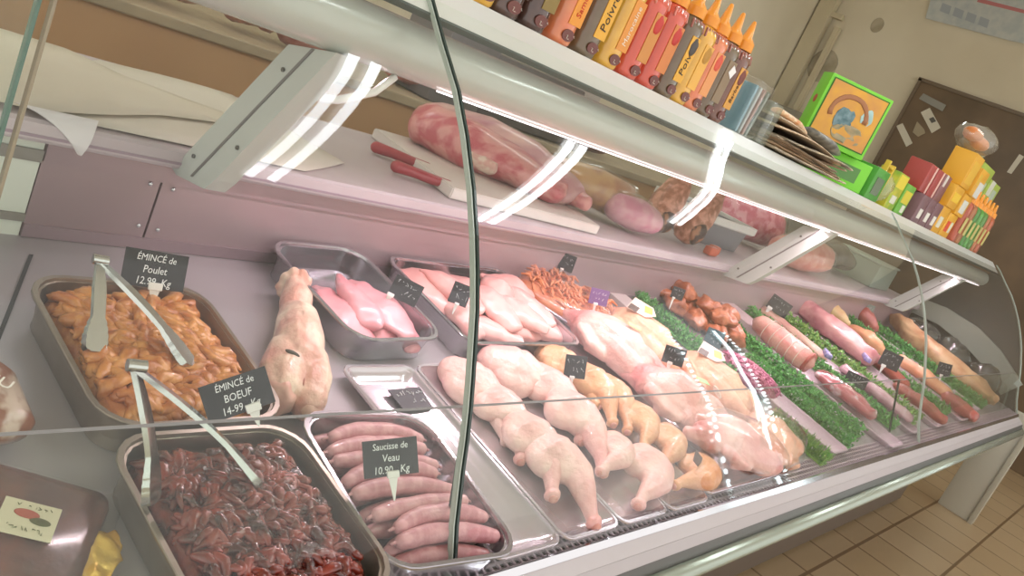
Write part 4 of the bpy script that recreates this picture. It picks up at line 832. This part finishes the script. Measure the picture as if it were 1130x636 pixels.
t = MB().box((0, 0, 0), (.022, .0012, .022)).build('price_sticker', white_plastic, None, False, (1.82, 1.0135, SZ + .115)); t.rotation_euler = (0, .5, 0); setp(t, 'white square price sticker on the grey brown bottle', 'sticker')
# clear wrapped pack and blue-grey pack beside the bottles
t = thing('wrapped_stack', 'blue grey pack in clear film beside the last sauce bottle', 'packet', (2.00, 1.06, SZ))
for i in range(4): MB().box((-.03 + i * .022, 0, .062), (.012, .09, .12), Matrix.Rotation(.04 * i, 3, 'Y'), bev=.003).build('sleeve', mat('sleeve_%d' % i, ('#6f97a0', '#9aa39a', '#8a6a55', '#7d8a7d')[i], .3, coat=.5), t, 'auto')
MB().box((.003, 0, .068), (.115, .105, .135), bev=.008).noise(.003, 30).build('clear_film', film, t, 'auto')
t = thing('clear_case', 'upright clear plastic case beside the blue grey pack', 'case', (2.12, 1.07, SZ))
MB().box((0, 0, .055), (.07, .11, .11), bev=.004).build('case_shell', clear('case_clear', '#eef4ee', 1.45, .25, '#c8cdbf', .1), t, 'auto')
# newspapers / flattened bags sliding over the edge
nw = ['#cdb998', '#b99f80', '#d8c9b0', '#8d7f70', '#c7ab8d', '#6e675e', '#d9c0a0', '#a9957c']
for i in range(8):
    rnd = random.Random(i); R = []
    for k in range(9):
        s = k / 8; x = 2.16 + .02 * (i % 3) + (.58 - .03 * (i % 4)) * s + rnd.uniform(-.006, .006); z = SZ + .001 + i * .0095 * (1 - .35 * s) + (.016 * math.sin(s * 3.1 + i) if i > 3 else 0) + rnd.uniform(0, .002) ; y0 = 1.0 + (i * 37 % 5) * .008; sag = max(0, (s - .15)) * .03 * (i < 3)
        R.append([Vector((x, y0, z + .004)), Vector((x, y0 + .25, z + .004)), Vector((x, y0 + .25, z + .0105)), Vector((x, y0 - .006, z + .0105)), Vector((x, y0 - .012, z + .007))])
    mb = MB().rings(R); o = mb.build('folded_bag', mat('kraft_%d' % i, nw[i], .6, 0, nw[(i + 3) % 8], 9, lo=.4, hi=.65), None, 'auto')
    setp(o, 'flat folded paper bag in the pile before the green box, %s' % ['lowest in the pile', 'second from the bottom', 'third from the bottom', 'fourth from the bottom', 'fourth from the top', 'third from the top', 'second from the top', 'topmost'][i], 'paper bag', 'folded bags in a pile on the top shelf')
setp(MB().capsule([(0, 0, 0), (.1, 0, -.004), (.22, 0, -.01)], [(.03, .012), (.05, .02), (.03, .012)], 14, 3).noise(.008, 25).build('dark_pouch', mat('pouch_dark', '#4a4a46', .4, 0, '#8a8a80', 30, coat=.4), None, True, (2.45, 1.05, SZ + .095)), 'crumpled dark pouch on the pile of folded bags', 'pouch')
setp(MB().capsule([(0, 0, 0), (.1, 0, -.002), (.2, 0, -.01)], [(.02, .008), (.035, .012), (.02, .008)], 14, 3).noise(.006, 25).build('orange_pouch', mat('pouch_orange', '#e09a5e', .4, 0, '#f0d9b8', 40), None, True, (2.22, 1.06, SZ + .100)), 'orange and white printed wrapper on top of the folded bags', 'wrapper')
# green box with picture
t = thing('green_carton', 'bright green carton with an orange bird picture window on its front', 'carton', (2.86, 1.15, SZ + .10), -.80)
gm = mat('carton_green', '#7cd13a', .45); gd = mat('carton_green_dark', '#2f6e1c', .5)
MB().box((0, 0, .105), (.225, .085, .21), bev=.003).build('carton_body', gm, t, 'auto')
MB().box((.0, -.0435, .108), (.205, .002, .185)).build('picture_border', gd, t)
pp = MB().box((.0, -.045, .108), (.196, .002, .177)).build('picture_panel', mat('picture_orange', '#e0a83f', .5, 0, '#cf9450', 14), t)
ar = MB().tube([(math.cos(a) * .062 - .005, -.0465, .11 + math.sin(a) * .058) for a in [i / 14 * math.pi * 1.15 - .1 for i in range(15)]], [.008] * 15, 8, .25); ar.noise(.002, 60).build('picture_arch', mat('pic_brown', '#a6704a', .5), t, True)
MB().ell((-.012, -.0464, .095), (.034, .0012, .042)).noise(.006, 40).build('picture_bird_body', mat('pic_teal', '#4d7076', .5, 0, '#7f9aa0', 40), t, True)
MB().ell((.02, -.0468, .055), (.058, .0012, .032)).noise(.008, 40).build('picture_ground', mat('pic_tan', '#b8a07a', .5, 0, '#8f8f70', 30), t, True)
MB().ell((.055, -.0466, .125), (.02, .0012, .03)).noise(.008, 40).build('picture_sky_patch', mat('pic_lightblue', '#a9cbc9', .5), t, True)
MB().ell((-.1135, .0, .12), (.0015, .014, .014)).build('round_emblem', mat('emblem_red', '#b8604a', .5), t, True)
t = thing('green_carton', 'flat green carton lying under the carton with the bird picture', 'carton', (2.92, 1.15, SZ), -.80); MB().box((0, 0, .05), (.27, .10, .098), bev=.003).build('carton_body', gm, t, 'auto'); MB().box((.02, -.051, .05), (.16, .002, .05)).build('front_print', mat('print_green_grey', '#5c8a4a', .5), t)
t = thing('green_carton', 'small dark green carton right of the flat green one', 'carton', (3.08, 1.06, SZ)); MB().box((0, 0, .055), (.14, .1, .11), bev=.004).build('carton_body', mat('carton_green2', '#4d9a34', .45), t, 'auto'); MB().box((0, -.051, .05), (.08, .002, .06)).build('front_print', mat('print_grey', '#6c7a60', .5), t)
# yellow ladder shaped rack
t = thing('yellow_rack', 'yellow slotted plastic rack leaning beside the small green carton', 'rack', (3.20, 1.05, SZ)); t.rotation_euler = (0, .12, 0)
ym = mat('rack_yellow', '#d9b93a', .4)
for dx in (-.035, .035): MB().box((dx, 0, .075), (.010, .02, .15), bev=.002).build('upright', ym, t, 'auto')
for k in range(5): MB().box((0, 0, .012 + k * .031), (.07, .014, .008), bev=.002).build('rung', ym, t, 'auto')
def bagfilm(label, x, y, w, d, h, cols, seed, z0=0, nm='clear_bag_of_goods'):
    t = thing(nm, label, 'bag', (x, y, SZ + z0)); rnd = random.Random(seed)
    for i in range(5): MB().ell((rnd.uniform(-w/3, w/3), rnd.uniform(-d/4, d/4), h * rnd.uniform(.25, .6)), (w * .22, d * .25, h * .22)).noise(.006, 30, i).build('item', mat('it_' + cols[i % len(cols)], cols[i % len(cols)], .5), t, True)
    MB().ell((0, 0, h * .5), (w * .55, d * .55, h * .5)).noise(.012, 18, seed).noise(.004, 50, seed).build('film_bag', clear('film_heavy', '#ffffff', 1.45, .28, '#cfcdbd', .12), t, True); return t
bagfilm('clear bag with grey goods beside the yellow rack', 3.32, 1.10, .15, .12, .13, ['#8a9082', '#c8c4b0'], 3)
def boxes(label, name, x, y, w, d, h, m, z0=0, panels=(), cat='box', grp=None, rz=0):
    t = thing(name, label, cat, (x, y, SZ + z0), rz, None, grp); MB().box((0, 0, h / 2), (w, d, h), bev=.003).build('body', m, t, 'auto')
    for (px, pz, pw, ph, pc) in panels: MB().box((px, -d / 2 - .0008, pz), (pw, .0016, ph)).build('printed_panel', mat('pp_' + pc, pc, .5), t)
    return t
yg = mat('yellow_green_card', '#c3b92e', .45, 0, '#7fae34', 20)
boxes('yellow topped green packet beside the bag of grey goods', 'spice_packet', 3.40, 1.08, .12, .08, .14, yg, panels=[(0, .11, .10, .05, '#e3cf3a'), (0, .04, .06, .03, '#d8d6c4')])
boxes('green and yellow spice packet, left of the purple boxes', 'spice_packet', 3.54, 1.08, .12, .08, .12, mat('green_card', '#6fae3a', .45), panels=[(0, .07, .09, .05, '#d9c83a'), (.02, .025, .04, .03, '#dcdccc')])
pb = mat('purple_card', '#7c5a5e', .45); rb = mat('red_card', '#a8433c', .4)
for i in range(3):
    boxes('plum coloured small box with a white tag, %s of three in the lower row' % ['left', 'middle', 'right'][i], 'spice_box', 3.72 + i * .115, 1.06, .105, .08, .115, pb, panels=[(.01, .04, .045, .04, '#e6e2d8')], grp='plum boxes in the lower row')
for i, (mm, w) in enumerate(((rb, 'left of three'), (rb, 'middle of three'), (mat('plum_card', '#8a5a58', .4), 'right of three, plum'))):
    boxes('red box with a pale vertical stripe stacked above the plum boxes, %s' % w if i < 2 else 'dull plum box with a white patch stacked right of the red boxes', 'spice_box', 3.70 + i * .12, 1.09, .11, .09, .115, mm, .117, panels=[(.03, .058, .018, .11, '#e8c4b8')] if i < 2 else [(-.02, .09, .03, .05, '#ddd6cc')], grp=None)
yb = mat('yellow_card', '#e0a72e', .45)
for i, (x, z0, h, pan) in enumerate([(4.10, 0, .12, [(.0, .05, .06, .05, '#e0dcc8')]), (4.27, 0, .11, [(-.02, .05, .05, .05, '#d8492e'), (.04, .05, .03, .05, '#dcdccc')]), (4.14, .122, .10, [(0, .05, .12, .04, '#efc738')]), (4.33, .112, .10, [(0, .045, .09, .06, '#d9dad2')]), (4.17, .224, .15, [(0, .07, .11, .10, '#e3b53a')]), (4.38, .214, .13, [(.03, .04, .09, .07, '#dcdcd6'), (-.05, .08, .04, .05, '#d8b23c')])]):
    boxes('yellow spice carton, %s' % ['lower left of the stack', 'bottom layer with a red patch', 'middle layer, left', 'middle layer with a white tag', 'top layer, left, under the clear bag', 'top layer with a white price tag'][i], 'spice_carton', x, 1.08, .155, .1, h, yb, z0, pan, grp='yellow cartons stacked on the top shelf')
bagfilm('large clear bag of orange goods lying on top of the yellow cartons', 4.30, 1.12, .36, .16, .13, ['#c9793a', '#8f8570'], 5, .378)
# small orange capped bottles
dm = None
for i in range(7):
    x = 4.55 + i * .092; t = thing('orange_capped_bottle', 'small orange capped bottle in the far row, %s' % ['first from the left', 'second from the left', 'third from the left', 'in the middle', 'third from the right', 'second from the right', 'last at the right end'][i], 'sauce bottle', (x, 1.07, SZ), 0, None, 'orange capped bottles at the far end')
    c = ('#b5573a', '#a86a3a', '#4f8a38', '#5a9a3e', '#5a8a38', '#b56a3c', '#b8603a')[i]; mb = MB(); mb.rings([rrect(.075 * s, .06 * s, .028 * s, z, 5) for z, s in ((0, .9), (.01, 1), (.17, 1), (.19, .9), (.205, .6))]); mb.build('bottle', mat('fb_' + c, c, .3, coat=.5), t, True)
    MB().box((0, -.0305, .09), (.045, .0015, .08)).build('label_panel', mat('fb_label', '#cfc27a', .5), t); MB().tube([(0, 0, .2), (0, 0, .225), (0, 0, .23), (0, 0, .27)], [.024, .022, .012, .006], 14).build('nozzle_cap', cap_m, t, 'auto')
for i, (x, lab) in enumerate(((4.95, 'pale green carton with a white panel behind the orange caps, left one'), (5.24, 'pale green carton behind the orange caps, right one'))):
    boxes(lab, 'green_carton', x, 1.22, .27, .12, .42 - i * .04, mat('pale_green_card', '#a4b94c', .5), 0, [(-.06, .34, .09, .08, '#d3d4c4'), (.05, .30, .09, .09, '#b9c7b4')])
# ================================================================== NOTICE PANEL ON THE END WALL
t = thing('notice_panel', 'tall dark brown panel with papers on the cream end wall', 'notice panel', (8.47, .5, 0))
MB().box((0, 0, 1.36), (.05, 4.82, 2.72), bev=.004).build('panel_board', mat('panel_brown', '#7d6850', .5, 0, '#665744', 2.5, lo=.3, hi=.7), t, 'auto')
MB().box((-.028, 0, 2.705), (.02, 4.84, .03)).build('top_rail', mat('rail_brown', '#6f5f4a', .5), t); MB().box((-.028, 2.4, 1.36), (.02, .03, 2.7)).build('side_rail', mat('rail_brown', '#6f5f4a'), t)
def pinned(name, label, cat, corners, m, extra=None):
    P = [on_x(px, py, 8.437) for px, py in corners]; o = MB().quadprism(P, (.004, 0, 0)).build(name, m); setp(o, label, cat); 
    if extra: extra(o)
wp = mat('paper_white_old', '#cfc9b4', .7); gp = mat('paper_grey', '#8d8b80', .6)
pinned('pinned_paper', 'white paper with a small dark print pinned on the brown panel', 'paper', [(1016, 124), (1026, 119), (1038, 141), (1028, 147)], wp, lambda o: MB().quadprism([on_x(a, b, 8.4355) for a, b in ((1025, 131), (1030, 129), (1033, 134), (1028, 136))], (.002, 0, 0)).build('dark_print', mat('print_dark', '#55524a', .6), o))
pinned('pinned_paper', 'narrow white strip of paper at the left of the brown panel', 'paper', [(989, 139), (996, 136), (1007, 158), (1000, 162)], wp)
pinned('pinned_paper', 'grey transparent sleeve at the top left of the brown panel', 'paper', [(1014, 109), (1019, 103), (1044, 116), (1040, 123)], gp)
pinned('pinned_paper', 'crumpled tan paper between the two white papers', 'paper', [(1007, 146), (1012, 134), (1020, 143), (1021, 147), (1013, 151)], mat('paper_tan', '#a1957a', .7))
pinned('wall_bracket', 'pale strip bracket with holes at the right of the brown panel', 'bracket', [(1111, 190), (1125, 170), (1130, 173), (1116, 192)], wp)
o = MB().quadprism([on_x(a, b, 8.475) for a, b in ((1028, -4), (1140, -20), (1140, 50), (1115, 45), (1021, 20))], (.004, 0, 0)).build('wall_poster', mat('poster_paper', '#c3c6be', .6, 0, '#b3bab6', 14)); setp(o, 'pale printed poster high on the cream end wall', 'poster')
for k in range(4):
    s = MB().quadprism([on_x(a, b, 8.473) for a, b in ((1040 + 14 * k, 3 + 5 * k), (1050 + 14 * k, 7 + 5 * k), (1047 + 14 * k, 16 + 5 * k), (1037 + 14 * k, 12 + 5 * k))], (.002, 0, 0)).build('faint_print', mat('poster_print', '#a3a9ac', .6), o)
MB().quadprism([on_x(a, b, 8.473) for a, b in ((1080, -2), (1135, 12), (1135, 16), (1078, 2))], (.002, 0, 0)).build('red_line', mat('poster_red', '#c07a78', .6), o)
# stains on the wall near the corner
for i, (px, py, r, lab) in enumerate(((908, 72, .14, 'large'), (968, 28, .06, 'small'))):
    P = on_x(px, py, 8.497); o = MB().ell((0, 0, 0), (.002, r, r * 1.2)).noise(.05 * r, 8, i).build('wall_stain', mat('stain_grey', '#bfb49a', .9, 0, '#a3987e', 6), None, True, P); setp(o, '%s grey smudge on the cream wall' % lab, 'stain')
t = thing('grey_cupboard', 'low grey cupboard in the wall corner behind the green carton', 'cupboard', (8.2, 3.6, 0))
MB().box((0, 0, 1.0), (.5, .9, 2.0), bev=.01).build('cupboard_body', mat('cupboard_grey', '#8d8878', .5), t, 'auto'); MB().box((-.255, 0, 1.0), (.01, .82, 1.9), bev=.003).build('door', mat('cupboard_door', '#99947f', .5), t, 'auto')
# white post at the floor beyond the counter end
t = thing('white_leg_panel', 'white upright panel standing on the tiles past the far end of the counter', 'panel', (6.0, .55, 0))
MB().box((0, 0, .37), (.05, .22, .74), bev=.004).build('panel', mat('leg_white', '#c8c4b4', .5), t, 'auto'); MB().box((-.03, -.095, .37), (.03, .03, .74), bev=.003).build('edge_strip', mat('leg_white2', '#b9b4a2', .5), t, 'auto')
